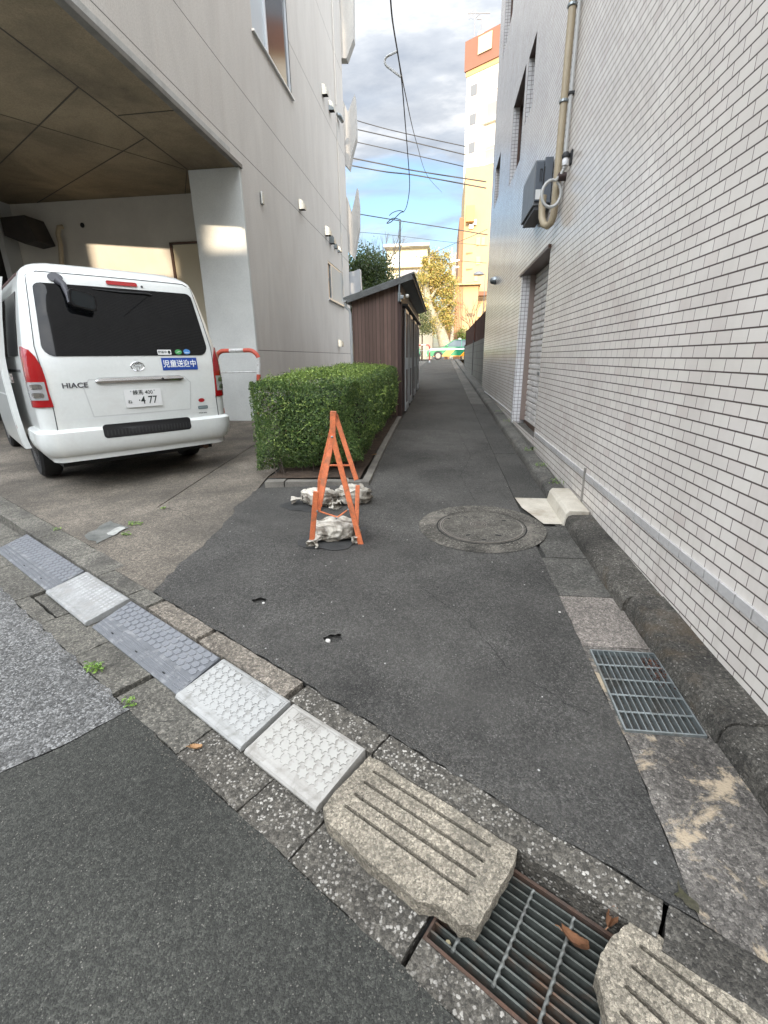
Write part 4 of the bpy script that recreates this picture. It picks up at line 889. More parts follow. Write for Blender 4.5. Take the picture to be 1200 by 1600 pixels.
# ================================================================ ORANGE BARRICADE
orange = surf('orange_paint', (.68, .19, .075), (.56, .15, .06), 14, .5, 60, .3, .1, .001, stain=(.30, .13, .07), stain_scale=16)
ba = thing('folding_barricade', 'orange steel folding barricade standing over the sandbags before the hedge', 'barricade', (-.7, 3.0, .11))
def gz(x, y, dz=0.0):
    z = .1
    for _ in range(30): p = onZ(x, y, z); z = .5*z+.5*(H(p.x, p.y)+dz)
    return onZ(x, y, z)
A1 = onY(521, 645, 2.80); A2 = onY(524, 648, 3.32)
fL = gz(487, 850); fR = gz(564, 851)
kneeL = onY(498, 792, 2.70)
def leg(pts, w=.034, t=.014, nm='leg', up=(0, 1, 0)):
    mb = MB()
    for a, b in zip(pts, pts[1:]): mb.bar(a, b, w, t, up)
    return mb.build(nm, orange, ba, world=True, bevel=.002)
piv = onY(520, 682, 2.80)
leg([A1+Vector((0, .0, .01)), piv], .036, .022)
l1 = leg([piv+Vector((0, .012, .02)), kneeL+Vector((0, .012, 0))]); l1b = leg([onY(494, 768, 2.67), fL])
l2 = leg([piv+Vector((.0, -.012, .01)), fR])
fr2 = gz(557, 822); kn = onY(557, 750, 3.25)
leg([A2, kn]); leg([onY(559, 758, 3.1), fr2], .030, .012)
kl2 = onY(500, 750, 3.28); leg([A2, kl2]); leg([kl2, Vector((kl2.x-.03, kl2.y+.02, H(-1, 3.3)+.01))])
MB().bar(A1, A2, .03, .014).build('ridge_bar', orange, ba, world=True, bevel=.002)
MB().bar(onY(515, 727, 3.2), onY(553, 727, 3.28), .022, .010).build('crossbar', orange, ba, world=True, bevel=.002)
mid = onY(527, 808, 2.72)
MB().bar(onY(497, 797, 2.70)-Vector((0, .012, 0)), mid, .016, .005).build('brace', orange, ba, world=True)
MB().bar(onY(545, 795, 2.74)-Vector((0, .012, 0)), mid-Vector((0, .006, 0)), .016, .005).build('brace', orange, ba, world=True)
for p in (piv, onY(497, 797, 2.70), onY(545, 795, 2.74), mid): MB().lathe([(.007, -.018), (.007, -.024), (.003, -.026)], p, 10, 'Y').build('rivet', steel, ba, world=True)
# ---- sandbags
def bag_mat():
    m, nt, b = mat('sandbag_cloth', (.6, .57, .5), .85, 0, .3); v = oc(nt)
    col = MIX(nt, RAMP(nt, noise(nt, v, 7, 5, .55, .8), [(.40, 0), (.57, 1)]), (.56, .52, .44), (.13, .11, .085))
    col = MIX(nt, RAMP(nt, noise(nt, v, 26, 5, .6), [(.5, 0), (.75, .5)]), col, (.75, .72, .66))
    nt.links.new(col, b.inputs['Base Color']); bump(nt, b, noise(nt, mapped(nt, v, (300, 300, 300)), 1, 2), .4, .001); return m
bagm = bag_mat()
def sandbag(x, y, L, W, Hh, rot, label, seed, necks):
    t = thing('sandbag', label, 'sandbag', (x, y, H(x, y)+.008), rot, 'sandbags weighing down the orange barricade')
    bm = bmesh.new(); bmesh.ops.create_icosphere(bm, subdivisions=5, radius=1)
    from mathutils import noise as mn
    for v in bm.verts:
        c = v.co.normalized(); s = Vector((math.copysign(abs(c.x)**.75, c.x), math.copysign(abs(c.y)**.8, c.y), math.copysign(abs(c.z)**.8, c.z)))
        p = Vector((s.x*L/2, s.y*W/2, s.z*Hh/2))
        ang = math.atan2(c.z, c.y)
        pinch = (abs(c.x))**3
        q_ = Vector((p.x*11, p.y*24, p.z*24))+Vector((seed, 0, 0)); wr = 1-abs(mn.noise(q_+.6*mn.noise_vector(q_*.7))*2); f = .95+.14*math.sin(ang*7+seed+3*p.x/L)*pinch+.20*mn.noise(p*9+Vector((seed, 2, 0)))+.17*wr**2-.08+.02*math.sin(ang*23+p.x*30)*pinch
        p *= f; p.z = max(p.z+Hh*.36, 0.001+.002*mn.noise(p*40)); v.co = p
    me = bpy.data.meshes.new('bag'); bm.to_mesh(me); bm.free(); me.materials.append(bagm)
    for q in me.polygons: q.use_smooth = True
    o = bpy.data.objects.new('bag', me); COL.objects.link(o); o.parent = t
    r2 = random.Random(seed)
    for (ax, ay, az, dx, dy, dz, s) in necks:
        a = Vector((ax, ay, az)); d = Vector((dx, dy, dz)).normalized(); mb = MB(); n = 14; k = 22
        x_ = d.cross(Vector((.1, .2, 1))).normalized(); u_ = x_.cross(d)
        for i in range(n):
            tt = i/(n-1); rr = s*(1.0-.62*math.sin(PI*min(tt*1.35, 1))+(.75*max(0, tt-.55)))
            for j in range(k):
                al = 2*PI*j/k; q = rr*(1+.22*math.sin(al*5+seed+tt*2)+.10*math.sin(al*11))
                mb.v.append(tuple(a+d*tt*s*3.2+x_*q*math.cos(al)+u_*q*math.sin(al)*.75+Vector((0, 0, -.25*s*tt*tt))))
        for i in range(n-1):
            for j in range(k): mb.f.append((i*k+j, i*k+(j+1) % k, (i+1)*k+(j+1) % k, (i+1)*k+j))
        mb.build('gathered_neck', bagm, t, smooth=60)
        MB().lathe([(s*.45, -.004), (s*.5, 0), (s*.45, .006)], a+d*s*1.9, 12).build('tie_string', plain('string', (.5, .48, .42), .9), t)
sandbag(-.97, 3.48, .30, .19, .16, R_(-8), 'off-white sandbag at the back left of the barricade, loose cloth flopping over', 3, [(-.13, -.03, .05, -1, -.25, -.1, .028), (.12, -.05, .05, .8, -.6, -.2, .03)])
sandbag(-.69, 3.54, .27, .22, .18, R_(15), 'plump sandbag at the back right of the barricade with its knot on top', 8, [(-.03, .02, .11, -.4, .1, .8, .03), (-.13, -.07, .03, -.7, -.6, -.1, .026)])
sandbag(-.69, 2.82, .31, .22, .16, R_(8), 'dirty sandbag lying between the near feet of the barricade', 15, [(-.10, -.09, .03, -.35, -.8, -.1, .030), (.10, -.08, .04, .6, -.6, -.15, .022)])
# ================================================================ GUARD RAILS
redp = surf('red_band', (.62, .10, .055), (.52, .085, .05), 10, .45, 60, .2, .1, .001, stain=(.35, .12, .08), stain_scale=8)
whitep = surf('white_band', (.66, .66, .64), (.56, .56, .54), 10, .4, 60, .2, .1, .001, stain=(.35, .30, .25), stain_scale=10)
def upath(x0, x1, z0, z1, r, xb0, xb1, n=7):
    P = [Vector((xb0, 0, z0)), Vector((x0, 0, z1-r))]
    for i in range(1, n+1): a = R_(180-90*i/n); P.append(Vector((x0+r+r*math.cos(a), 0, z1-r+r*math.sin(a))))
    P.append(Vector((x1-r, 0, z1)))
    for i in range(1, n+1): a = R_(90-90*i/n); P.append(Vector((x1-r+r*math.cos(a), 0, z1-r+r*math.sin(a))))
    P.append(Vector((xb1, 0, z0))); return P
def guard(loc, w_, h_, r, rad, label, bands, lean=0.0, rail=None, grp=None):
    t = thing('guard_rail', label, 'guard rail', loc, 0, grp)
    P = upath(-w_/2, w_/2, 0, h_, r, -w_/2-lean*.0, w_/2-lean)
    MB().tube(P, rad, 14).build('hoop', whitep, t, smooth=40)
    # arc-length bands
    D = [0]
    for a, b in zip(P, P[1:]): D.append(D[-1]+(b-a).length)
    T = D[-1]
    def at(s):
        for i in range(len(P)-1):
            if D[i+1] >= s: return P[i]+(P[i+1]-P[i])*((s-D[i])/max(D[i+1]-D[i], 1e-6))
        return P[-1]
    for a, b in bands:
        k = 14; MB().tube([at(T*(a+(b-a)*i/k)) for i in range(k+1)], rad+.0025, 14).build('red_band', redp, t, smooth=40)
    if rail: MB().tube([(-w_/2, 0, rail), (w_/2, 0, rail)], rad*.38, 8).build('rail', whitep, t, smooth=40)
    for sx in (-w_/2, w_/2-lean): MB().lathe([(rad*1.5, 0), (rad*1.6, .008), (rad*1.1, .03)], (sx, 0, 0), 14).build('foot', steel, t)
    return t
guard((-3.46, 7.85, H(-3.4, 7.85)), .76, 1.27, .16, .032, 'red and white hoop guard rail in front of the white pillar behind the van', [(.03, .10), (.22, .29), (.36, .46), (.54, .635), (.72, .785), (.90, .95)], .14, .92)
# ================================================================ ROAD FURNITURE
mh = thing('manhole_cover', 'round iron manhole cover with worn concrete infill and pale surround in the alley', 'manhole', (.30, 3.075, H(.3, 3.08)))
slope = .028
def mhf(dz): return lambda x, y: (x, y, slope*y+dz)
conc_r = aggregate('manhole_surround', (.072, .066, .055), (.28, .26, .22), 110, .3, .55, (.45, 1.6), 3, .85, bs=.7, bd=.003, stain=(.20, .18, .15), stain_scale=5)
cov_m = aggregate('manhole_fill', (.085, .078, .065), (.30, .28, .24), 150, .3, .5, (.55, 1.5), 6, .8, bs=.6, bd=.003, stain=(.06, .055, .045), stain_scale=7)
sheet(jag(ell(0, 0, .437, .437, 44), .006, .06, 71), mhf(.0105), .3, holes=[ell(0, 0, .312, .312, 40)]).build('surround', conc_r, mh, fix=False)
sheet(ell(0, 0, .303, .303, 40), mhf(.0115), .3).build('cover', cov_m, mh, fix=False)
def ring(r0, r1, h0, h1, a0=0, a1=360, n=48, c=(0, 0)):
    mb = MB(); st = int(n*(a1-a0)/360)
    for i in range(st+1):
        a = R_(a0+(a1-a0)*i/st)
        for r in (r0, r1):
            for h in (h0, h1): x, y = c[0]+r*math.cos(a), c[1]+r*math.sin(a); mb.v.append((x, y, slope*y+h))
    for i in range(st):
        k = i*4
        for q in ((0, 1, 5, 4), (2, 6, 7, 3), (1, 3, 7, 5)): mb.f.append(tuple(k+z for z in q))
    return mb
ring(.303, .312, -.01, .008).build('ring', dark_hole, mh, fix=False)
ring(.280, .288, .009, .0145, 150, 385).build('ring', iron, mh); ring(.268, .272, .009, .0135, 150, 250).build('ring', iron, mh)
for r in (.022, .038, .054): ring(r, r+.006, .009, .0138, c=(-.015, .03)).build('ring', iron, mh)
for (x, y, w_, h_, a) in ((-.23, .13, .04, .016, 20), (.17, .12, .035, .02, 10), (.10, -.16, .045, .022, -25), (-.10, -.17, .035, .020, 30), (.0, -.24, .03, .018, 0), (-.10, .17, .03, .010, -30), (.20, .03, .05, .008, 5)):
    c_, s_ = math.cos(R_(a)), math.sin(R_(a)); sheet([(x+c_*p-s_*q, y+s_*p+c_*q) for p, q in rpoly(-w_/2, w_/2, -h_/2, h_/2, h_*.45, 3)], mhf(.0126), .2).build('key_slot', dark_hole, mh, fix=False)
nk = thing('kerb_block', 'new pale concrete kerb block set into the old dark kerb beside the white patch', 'kerb block', (.95, 3.43, H(0, 3.43)))
def hz(x, y, z): return (x, y, H(x, y)+z)
pr = [(KX-.008, -.02), (KX+.012, .085), (KX+.03, .108), (1.045, .108), (1.045, -.02)]
MB().prism(pr, 3.162, 3.705, lambda a, b, c: hz(a, c, b)).build('block', concrete_white, nk, world=True, bevel=.008)
# side grate (steel, beside the wall)
sg = thing('gutter_grate', 'pale galvanised steel grate set in the gutter below the tiled wall', 'grate', (.77, 1.51, .06))
galv = surf('grate_zinc', (.40, .44, .44), (.28, .31, .31), 14, .42, 120, .3, .2, .001, .75, stain=(.20, .17, .13), stain_scale=8)
gx0, gx1, gy0, gy1 = .650, .893, 1.300, 1.718
def gsk(x, y, z): return (x-.012*(1-(y-gy0)/(gy1-gy0)), y, H(x, y)+z)
def sk_bar(mb, x0, x1, y0, y1, z0, z1): mb.add([gsk(x, y, z) for z in (z0, z1) for y in (y0, y1) for x in (x0, x1)], [(0, 2, 3, 1), (4, 5, 7, 6), (0, 1, 5, 4), (2, 6, 7, 3), (0, 4, 6, 2), (1, 3, 7, 5)])
mb = MB(); sk_bar(mb, gx0-.006, gx0, gy0, gy1, -.035, .010); sk_bar(mb, gx1, gx1+.006, gy0, gy1, -.035, .010); sk_bar(mb, gx0-.006, gx1+.006, gy0-.006, gy0, -.035, .010); sk_bar(mb, gx0-.006, gx1+.006, gy1, gy1+.006, -.035, .010)
mb.build('frame', galv, sg, world=True)
mb = MB()
for i in range(1, 11): x = gx0+(gx1-gx0)*i/11; sk_bar(mb, x-.0016, x+.0016, gy0, gy1, -.030, .008)
mb.build('bars', galv, sg, world=True)
mb = MB()
for i in range(1, 5): y = gy0+(gy1-gy0)*i/5; mb.tube([gsk(gx0, y, .004), gsk(gx1, y, .004)], .0035, 6)
mb.build('cross_rods', galv, sg, world=True)
q = MB(); r3 = random.Random(4)
for i in range(240): add_leaf(q, (r3.uniform(.835, .893), 1.69-abs(r3.gauss(0, .07)), H(0, 1.6)+r3.uniform(-.02, .012)), rdir(r3), r3.uniform(.006, .014), r3, wid=.6)
o = q.build('leaf_litter', surf('litter', (.06, .028, .02), (.12, .05, .03), 60, .8), None, fix=False); tag(o, 'dark brown leaf litter caught in the far corner of the gutter grate', 'leaf litter', kind='stuff')
# road grating under the slotted slabs
rg = thing('road_grating', 'grey steel grating with twisted rods over the road drain between two slotted slabs', 'grate', UN(-.2, .72, -.02))
rgm = surf('grating_steel', (.13, .14, .125), (.085, .09, .08), 14, .5, 100, .4, .3, .001, .5, stain=(.17, .075, .035), stain_scale=5)
def uo(mb, u0, u1, n0, n1, z0, z1): mb.add([UN(u, n, z) for z in (z0, z1) for n in (n0, n1) for u in (u0, u1)], [(0, 2, 3, 1), (4, 5, 7, 6), (0, 1, 5, 4), (2, 6, 7, 3), (0, 4, 6, 2), (1, 3, 7, 5)])
GU0, GU1 = -.358, .55
mb = MB()
for i in range(12): n = .606+i*.0205; uo(mb, GU0, GU1, n-.0022, n+.0022, -.040, -.012)
mb.build('bars', rgm, rg, world=True)
mb = MB()
rz_m = surf('rod_zinc', (.22, .23, .21), (.15, .15, .14), 20, .5, 100, .3, .2, .001, .6)
for k in range(11):
    u = GU0+.06+k*.098
    P = [Vector(UN(u+.0012*math.sin(i*1.9), .600+i*.00625, -.012+.0012*math.cos(i*1.9))) for i in range(38)]
    mb.tube(P, [.0042+.0012*math.sin(i*1.9) for i in range(38)], 7)
mb.build('cross_rods', rz_m, rg, world=True, smooth=60)
rust = surf('rusty_steel', (.085, .045, .028), (.05, .036, .028), 18, .8, 90, .4, .5, .002)
mb = MB(); uo(mb, GU0, GU1, .578, .586, -.05, -.004); uo(mb, GU0, GU1, .588, .604, -.05, -.044); uo(mb, GU0, GU1, .845, .853, -.05, -.012); uo(mb, GU0-.006, GU0, .578, .853, -.05, -.008); uo(mb, GU1, GU1+.006, .578, .853, -.05, -.008)
mb.build('frame', rust, rg, world=True)
MB().lathe([(.007, 0), (.008, .006), (.006, .010)], UN(-.315, .612, -.026), 6).build('bolt', plain('brass_bolt', (.35, .30, .18), .5, .6), rg, world=True)
# slotted concrete slabs
def slab(name, label, px, slots, ztop, th, seed, extra=()):
    t = thing(name, label, 'drain cover', UN(un(*pq(px[0][0], px[0][1], ztop))[0], .72, ztop-th))
    P = [pq(x, y, ztop) for x, y in px]+list(extra); ar = sum(P[i][0]*P[(i+1) % len(P)][1]-P[(i+1) % len(P)][0]*P[i][1] for i in range(len(P)))
    if ar < 0: P.reverse()
    P = jag(P, .0016, .010, seed)
    hs = []
    for (a, b) in slots:
        a, b = Vector(a), Vector(b); d = (b-a).normalized(); nn = Vector((-d.y, d.x)); w_ = .0050; l = []
        for i in range(7): al = R_(-90+180*i/6); l.append(tuple(b+d*w_*math.cos(al)+nn*w_*math.sin(al)))
        for i in range(7): al = R_(90+180*i/6); l.append(tuple(a+d*w_*math.cos(al)+nn*w_*math.sin(al)))
        hs.append(l)
    mb = sheet(P, lambda x, y: (x, y, ztop+.0008*math.sin(90*x)*math.sin(70*y)), .05, holes=hs, thick=th)
    # floor of the slots
    mb.build('slab', concrete_slab, t, world=True, bevel=.0035, seg=2)
    for l in hs: sheet(l, flat(ztop-.016), .5).build('slot', surf('slot_dirt', (.045, .038, .03), (.09, .08, .065), 40, .9, 200, .5, .5, .002), t, world=True)
    return t
ZT = .046
s1 = [(577, 1181), (620, 1203), (662, 1226), (700, 1250), (745, 1278), (775, 1300), (809, 1322), (804, 1348), (775, 1398), (744, 1451), (733, 1444), (718, 1445), (700, 1424), (680, 1412), (655, 1410), (630, 1388), (600, 1364), (575, 1347), (552, 1322), (530, 1302), (512, 1285), (505, 1262), (522, 1238), (547, 1213)]
sl1 = [(pq(585, 1206, ZT), pq(765, 1321, ZT)), (pq(570, 1222, ZT), pq(755, 1345, ZT)), (pq(555, 1241, ZT), pq(742, 1368, ZT)), (pq(541, 1260, ZT), pq(731, 1396, ZT))]
slab('slotted_slab', 'broken pale concrete slab with four slots beside the last star ramp', s1, sl1, ZT, .044, 81)
e1, e2 = pq(985, 1440, ZT), pq(1200, 1580, ZT); dd = (Vector(e2)-Vector(e1)).normalized(); nn_ = Vector((dd.y, -dd.x))
far1 = Vector(e2)+dd*.08; far2 = far1+nn_*.26
s2 = [(985, 1440), (1005, 1452), (1030, 1460), (1046, 1478), (1064, 1490), (1130, 1530), (1200, 1580)]
P2 = [pq(x, y, ZT) for x, y in s2]+[tuple(far1), tuple(far2)]+[pq(*q, ZT) for q in ((985, 1700), (960, 1640), (950, 1600), (942, 1558), (931, 1520), (938, 1490), (956, 1464))]
def slab2():
    global P2
    sl = [(pq(1003, 1480, ZT), pq(1153, 1594, ZT)), (pq(990, 1511, ZT), pq(1110, 1610, ZT)), (pq(980, 1543, ZT), pq(1075, 1630, ZT)), (pq(972, 1583, ZT), pq(1030, 1640, ZT))]
    inv = [(CX+FPX*((Vector((x, y, ZT))-CAMP).dot(CR))/((Vector((x, y, ZT))-CAMP).dot(CF)), CY-FPX*((Vector((x, y, ZT))-CAMP).dot(CU))/((Vector((x, y, ZT))-CAMP).dot(CF))) for x, y in P2]
    slab('slotted_slab', 'pale slotted concrete slab at the corner beyond the steel grating and dead leaves', inv, sl, ZT, .044, 82)
slab2()
# ================================================================ KERB RAMPS
grey_resin = surf('grey_rubber', (.125, .130, .138), (.10, .104, .11), 7, .55, 90, .12, .15, .001, stain=(.26, .26, .26), stain_scale=12)
grey_light = plain('grey_rubber_raised', (.165, .171, .182), .5)
grey_dark = plain('groove_grey', (.10, .105, .12), .7)
white_resin = surf('white_resin', (.345, .342, .325), (.30, .298, .282), 7, .5, 90, .12, .15, .001, stain=(.19, .185, .165), stain_scale=16)
star_cool = plain('star_cool', (.34, .337, .32), .5)
star_warm = plain('star_warm', (.35, .337, .305), .5)
star_worn = surf('star_worn', (.38, .38, .37), (.27, .27, .26), 20, .6)
white_worn = surf('worn_white_resin', (.31, .31, .30), (.22, .22, .21), 16, .6, 60, .3, .3, .002, stain=(.26, .25, .23), stain_scale=13)
white_warm = surf('warm_white_resin', (.355, .34, .31), (.31, .295, .265), 7, .5, 90, .12, .15, .001, stain=(.20, .185, .16), stain_scale=16)
def ramp_fn(nl, nh, zl_, zh):
    return lambda u, n, h: UN(u, n, zl_+(zh-zl_)*(n-nl)/(nh-nl)+h)
def grey_ramp(u0, u1, label, chev=True):
    nl, nh = .655, .858; f = ramp_fn(nl, nh, .006, .060)
    t = thing('kerb_ramp', label, 'kerb ramp', UN((u0+u1)/2, (nl+nh)/2, 0), 0, 'kerb ramps laid in a row along the gutter')
    # wedge body with slots
    mb = MB(); k = [(nl, -.004), (nl, .0), (nh-.004, 0), (nh, -.004), (nh, -.055)]
    vs = []
    for u in (u0+.003, u1-.003):
        for (n, h) in k: vs.append(f(u, n, h) if h > -.05 else UN(u, n, .001))
        vs.append(UN(u, nl, .001))
    mb.add(vs, [(0, 1, 2, 3, 4, 5), (6, 7, 8, 9, 10, 11)]+[(i, (i+1) % 6, (i+1) % 6+6, i+6) for i in range(6)])
    body = mb.build('body', grey_resin, t, world=True, bevel=.0015)
    # hexagonal tread blocks in slanted rows
    mb = MB(); w_ = .060; hh = .0032; rows = 4; n0 = nl+.083; dn = (nh-.006-n0)/rows
    nu = int((u1-u0)/.048)
    for r in range(rows):
        for c in range(-1, nu+1):
            cu = u0+.03+c*.049+(r % 2)*.0245; cn = n0+dn*(r+.5)
            a, b = .0205, dn*.44
            hexa = [(-a, -b*.25), (-a*.45, -b), (a*.75, -b), (a, b*.25), (a*.45, b), (-a*.75, b)]
            pts = [(min(max(cu+x+.3*y, u0+.008), u1-.008), cn+y) for x, y in hexa]
            if max(p[0] for p in pts)-min(p[0] for p in pts) < .015: continue
            mb.prism(pts, 0.0003, hh, lambda x, y, z: f(x, y, z))
            m2 = [(cu+(p[0]-cu)*.62, cn+(p[1]-cn)*.62) for p in pts]
            for q in ((-.35, -.3), (.05, -.35), (.4, -.25), (-.4, .25), (0, .1), (.38, .3)):
                x_, y_ = cu+q[0]*a*1.2+.3*q[1]*b*1.2, cn+q[1]*b*1.3
                if u0+.01 < x_-.003 and x_+.003 < u1-.01: mb.prism([(x_-.0022, y_-.0016), (x_+.0022, y_-.0016), (x_+.0022, y_+.0016), (x_-.0022, y_+.0016)], hh-.0001, hh+.0009, lambda x, y, z: f(x, y, z))
    mb.build('tread', grey_light, t, world=True)
    # ribbed bars near the lower edge, staggered
    mb = MB(); L = (u1-u0)
    for r in range(3):
        n = nl+.020+r*.021; st = .30*L; off = (0, .0, .16)[r]*st
        a = u0+.014-off
        while a < u1-.014:
            x0, x1 = max(a, u0+.012), min(a+st-.018, u1-.012)
            if x1-x0 > .02:
                for (p0, p1, q0, q1) in ((x0, x1, n-.0062, n-.0050), (x0, x1, n+.0050, n+.0062), (x0, x0+.0014, n-.005, n+.005), (x1-.0014, x1, n-.005, n+.005)):
                    mb.prism([(p0, q0), (p1, q0), (p1, q1), (p0, q1)], .0002, .0018, lambda x, y, z: f(x, y, z))
                x = x0+.006
                while x < x1-.006:
                    mb.prism([(x-.0028, n-.0034), (x+.0028, n-.0034), (x+.0028, n+.0034), (x-.0028, n+.0034)], .0002, .0016, lambda x, y, z: f(x, y, z)); x += .0102
            a += st
    mb.build('ribs', grey_light, t, world=True)
    mb = MB()
    for q in (.2, .5, .8):
        u = u0+L*q; sheet_ = [(u-.011, nl+.0285), (u+.009, nl+.0285), (u+.011, nl+.034), (u-.009, nl+.034)]
        MB().prism(sheet_, .0004, .0010, lambda x, y, z: f(x, y, z)).build('bolt_slot', dark_hole, t, world=True)
def star(c, r, ri, n=6, rot=0): return [(c[0]+(r if i % 2 == 0 else ri)*math.cos(PI*i/n+rot), c[1]+(r if i % 2 == 0 else ri)*math.sin(PI*i/n+rot)) for i in range(2*n)]
def white_ramp(u0, u1, label, m, pattern='star', label_u=None, stars=(8, 4), seed=0, sz=.0):
    nl, nh = .640, .862; zh = .064
    t = thing('kerb_ramp', label, 'kerb ramp', UN((u0+u1)/2, (nl+nh)/2, 0), 0, 'kerb ramps laid in a row along the gutter')
    f = ramp_fn(nl, nh, .022, zh)
    prof = [(nl+.010, .002, 0), (nl-.002, .008, 0), (nl-.004, .018, 0), (nl+.002, .0265, 0), (nl+.014, .0300, 0), (nl+.026, .0300, 0)]
    pts = [(n, z) for n, z, _ in prof]+[(nh-.010, .022+(zh-.022)*(nh-.01-nl)/(nh-nl)), (nh, zh-.005), (nh, .002)]
    MB().prism(pts, u0+.003, u1-.003, lambda a, b, c: UN(c, a, b)).build('body', m, t, world=True, bevel=.004, seg=3)
    # raised rim
    mb = MB(); e = .007
    for (a, b, c, d) in ((u0+.010, u1-.010, nh-.018, nh-.012), (u0+.010, u0+.014, nl+.030, nh-.018), (u1-.014, u1-.010, nl+.030, nh-.018), (u0+.010, u1-.010, nl+.026, nl+.030)):
        mb.prism([(a, c), (b, c), (b, d), (a, d)], -.001, .0022, lambda x, y, z: f(x, y, z))
    mb.build('rim', m, t, world=True)
    tw_, tn = None, None
    box = None
    if label_u is not None:
        lu0, lu1 = label_u; box = (lu0-.012, lu1+.012, nh-.060, nh)
        mb = MB()
        for (a, b, c, d) in ((lu0, lu1, nh-.052, nh-.050), (lu0, lu1, nh-.022, nh-.020), (lu0, lu0+.002, nh-.050, nh-.022), (lu1-.002, lu1, nh-.050, nh-.022)):
            mb.prism([(a, c), (b, c), (b, d), (a, d)], -.001, .0030, lambda x, y, z: f(x, y, z))
        mb.build('nameplate', m, t, world=True)
        cu_, cn_ = (lu0+lu1)/2, nh-.0355
        text_mb('Waroof', .030, lambda x, y, z: f(cu_+x, cn_+y, .0016+z), .0026, .0004, .25, .78*(lu1-lu0)/.085).build('lettering', m, t, world=True)
    gd = MB(); mb = MB(); rr = (u1-u0-.03)/stars[0]; dn = (nh-.022-(nl+.034))/stars[1]; k = min(rr, dn)*.5
    for i in range(stars[0]):
        for j in range(stars[1]):
            c = (u0+.015+rr*(i+.5), nl+.034+dn*(j+.5))
            if box and box[0]-.4*rr < c[0] < box[1]+.4*rr and c[1] > box[2]+.0: continue
            if pattern == 'star': mb.prism(star(c, k*1.2, k*.70, rot=PI/6+.2), -.0005, .0050, lambda x, y, z: f(x, y, z))
            else: mb.prism(star(c, k*1.0, k*.78, 4, rot=.4), -.0005, .0020, lambda x, y, z: f(x, y, z))
            if pattern == 'star' and i < stars[0]-1 and j < stars[1]-1:
                cc = (c[0]+rr/2, c[1]+dn/2); 
                gd.prism(star(cc, k*.46, k*.42, rot=0), -.0005, .0006, lambda x, y, z: f(x, y, z))
    mb.build('tread', star_cool if m is white_resin else star_warm if m is white_warm else star_worn, t, world=True)
    if gd.v: gd.build('grooves', plain('groove_grey', (.13, .13, .12), .8), t, world=True)
grey_ramp(-4.02, -2.985, 'farthest ramp of the row, grey rubber with honeycomb tread, beside the driveway')
white_ramp(-2.955, -2.40, 'worn white ramp between the two grey ones', white_worn, 'bead', None, (15, 8))
grey_ramp(-2.375, -1.565, 'second grey ramp, between the worn white ramp and the first star ramp')
white_ramp(-1.548, -1.125, 'cool white ramp embossed with stars, next to the grey one', white_resin, 'star', (-1.33, -1.215), (10, 5))
white_ramp(-1.110, -.765, 'warm white star ramp, nearest to the slotted slab', white_warm, 'star', (-1.06, -.955), (8, 5))
# ================================================================ BICYCLE
def bicycle(loc, rz, label):
    t = thing('bicycle', label, 'bicycle', loc, rz)
    r = .325
    for y in (0, 1.05):
        w_ = MB(); P = [(0, y+r*math.cos(2*PI*i/36), r+r*math.sin(2*PI*i/36)) for i in range(37)]
        wh = w_.tube(P, .017, 8, caps=False).build('wheel', black_rub, t, smooth=60)
        P2_ = [(0, y+(r-.022)*math.cos(2*PI*i/36), r+(r-.022)*math.sin(2*PI*i/36)) for i in range(37)]
        MB().tube(P2_, .012, 6, caps=False).build('rim', alu, wh, smooth=60)
        s_ = MB()
        for i in range(14): a = 2*PI*i/14; s_.tube([(0, y, r), (0, y+(r-.02)*math.cos(a), r+(r-.02)*math.sin(a))], .0022, 4)
        s_.build('spokes', alu, wh)
    bike_m = plain('bicycle_paint', (.55, .56, .57), .35, .3)
    MB().tube([(0, 0, r), (0, .12, .62), (0, .17, .88)], .016, 8).tube([(0, .14, .68), (0, .42, .34), (0, .62, .30)], .018, 8).tube([(0, .62, .30), (0, .74, .78)], .016, 8).tube([(0, .62, .30), (0, 1.05, r), (0, .71, .66)], .011, 8).tube([(0, .15, .74), (0, .48, .45), (0, .70, .60)], .014, 8).build('frame', bike_m, t, smooth=50)
    MB().tube([(-.24, .30, .92), (-.20, .18, .96), (0, .15, .92), (.20, .18, .96), (.24, .30, .92)], .012, 8).build('handlebar', alu, t, smooth=50)
    MB().prism([(-.06, .68), (.06, .68), (.09, .92), (-.09, .92)], .80, .86).build('saddle', black_rub, t, bevel=.02)
    MB().box(-.16, .16, -.26, .04, .66, .90).build('basket', plain('basket_wire', (.12, .12, .12), .5), t, bevel=.02)
    P = [(0, 1.05+(r+.03)*math.cos(R_(a)), r+(r+.03)*math.sin(R_(a))) for a in range(10, 175, 15)]
    MB().tube(P, .014, 6).build('mudguard', alu, t, smooth=60)
    MB().tube([(.02, 1.05, r), (.16, 1.0, .0)], .008, 6).build('kickstand', alu, t)
bw = onY(652, 575, 16.6)
bicycle((bw.x-.06, 16.0, H(0, 16.2)), R_(6), 'silver city bicycle leaning beyond the brown shed')
# ================================================================ VAN
van = thing('parked_van', 'white high-backed van parked askew under the building with its sliding door open', 'van', (-2.83, 4.20, H(-3.5, 5)+.015), R_(50.3))
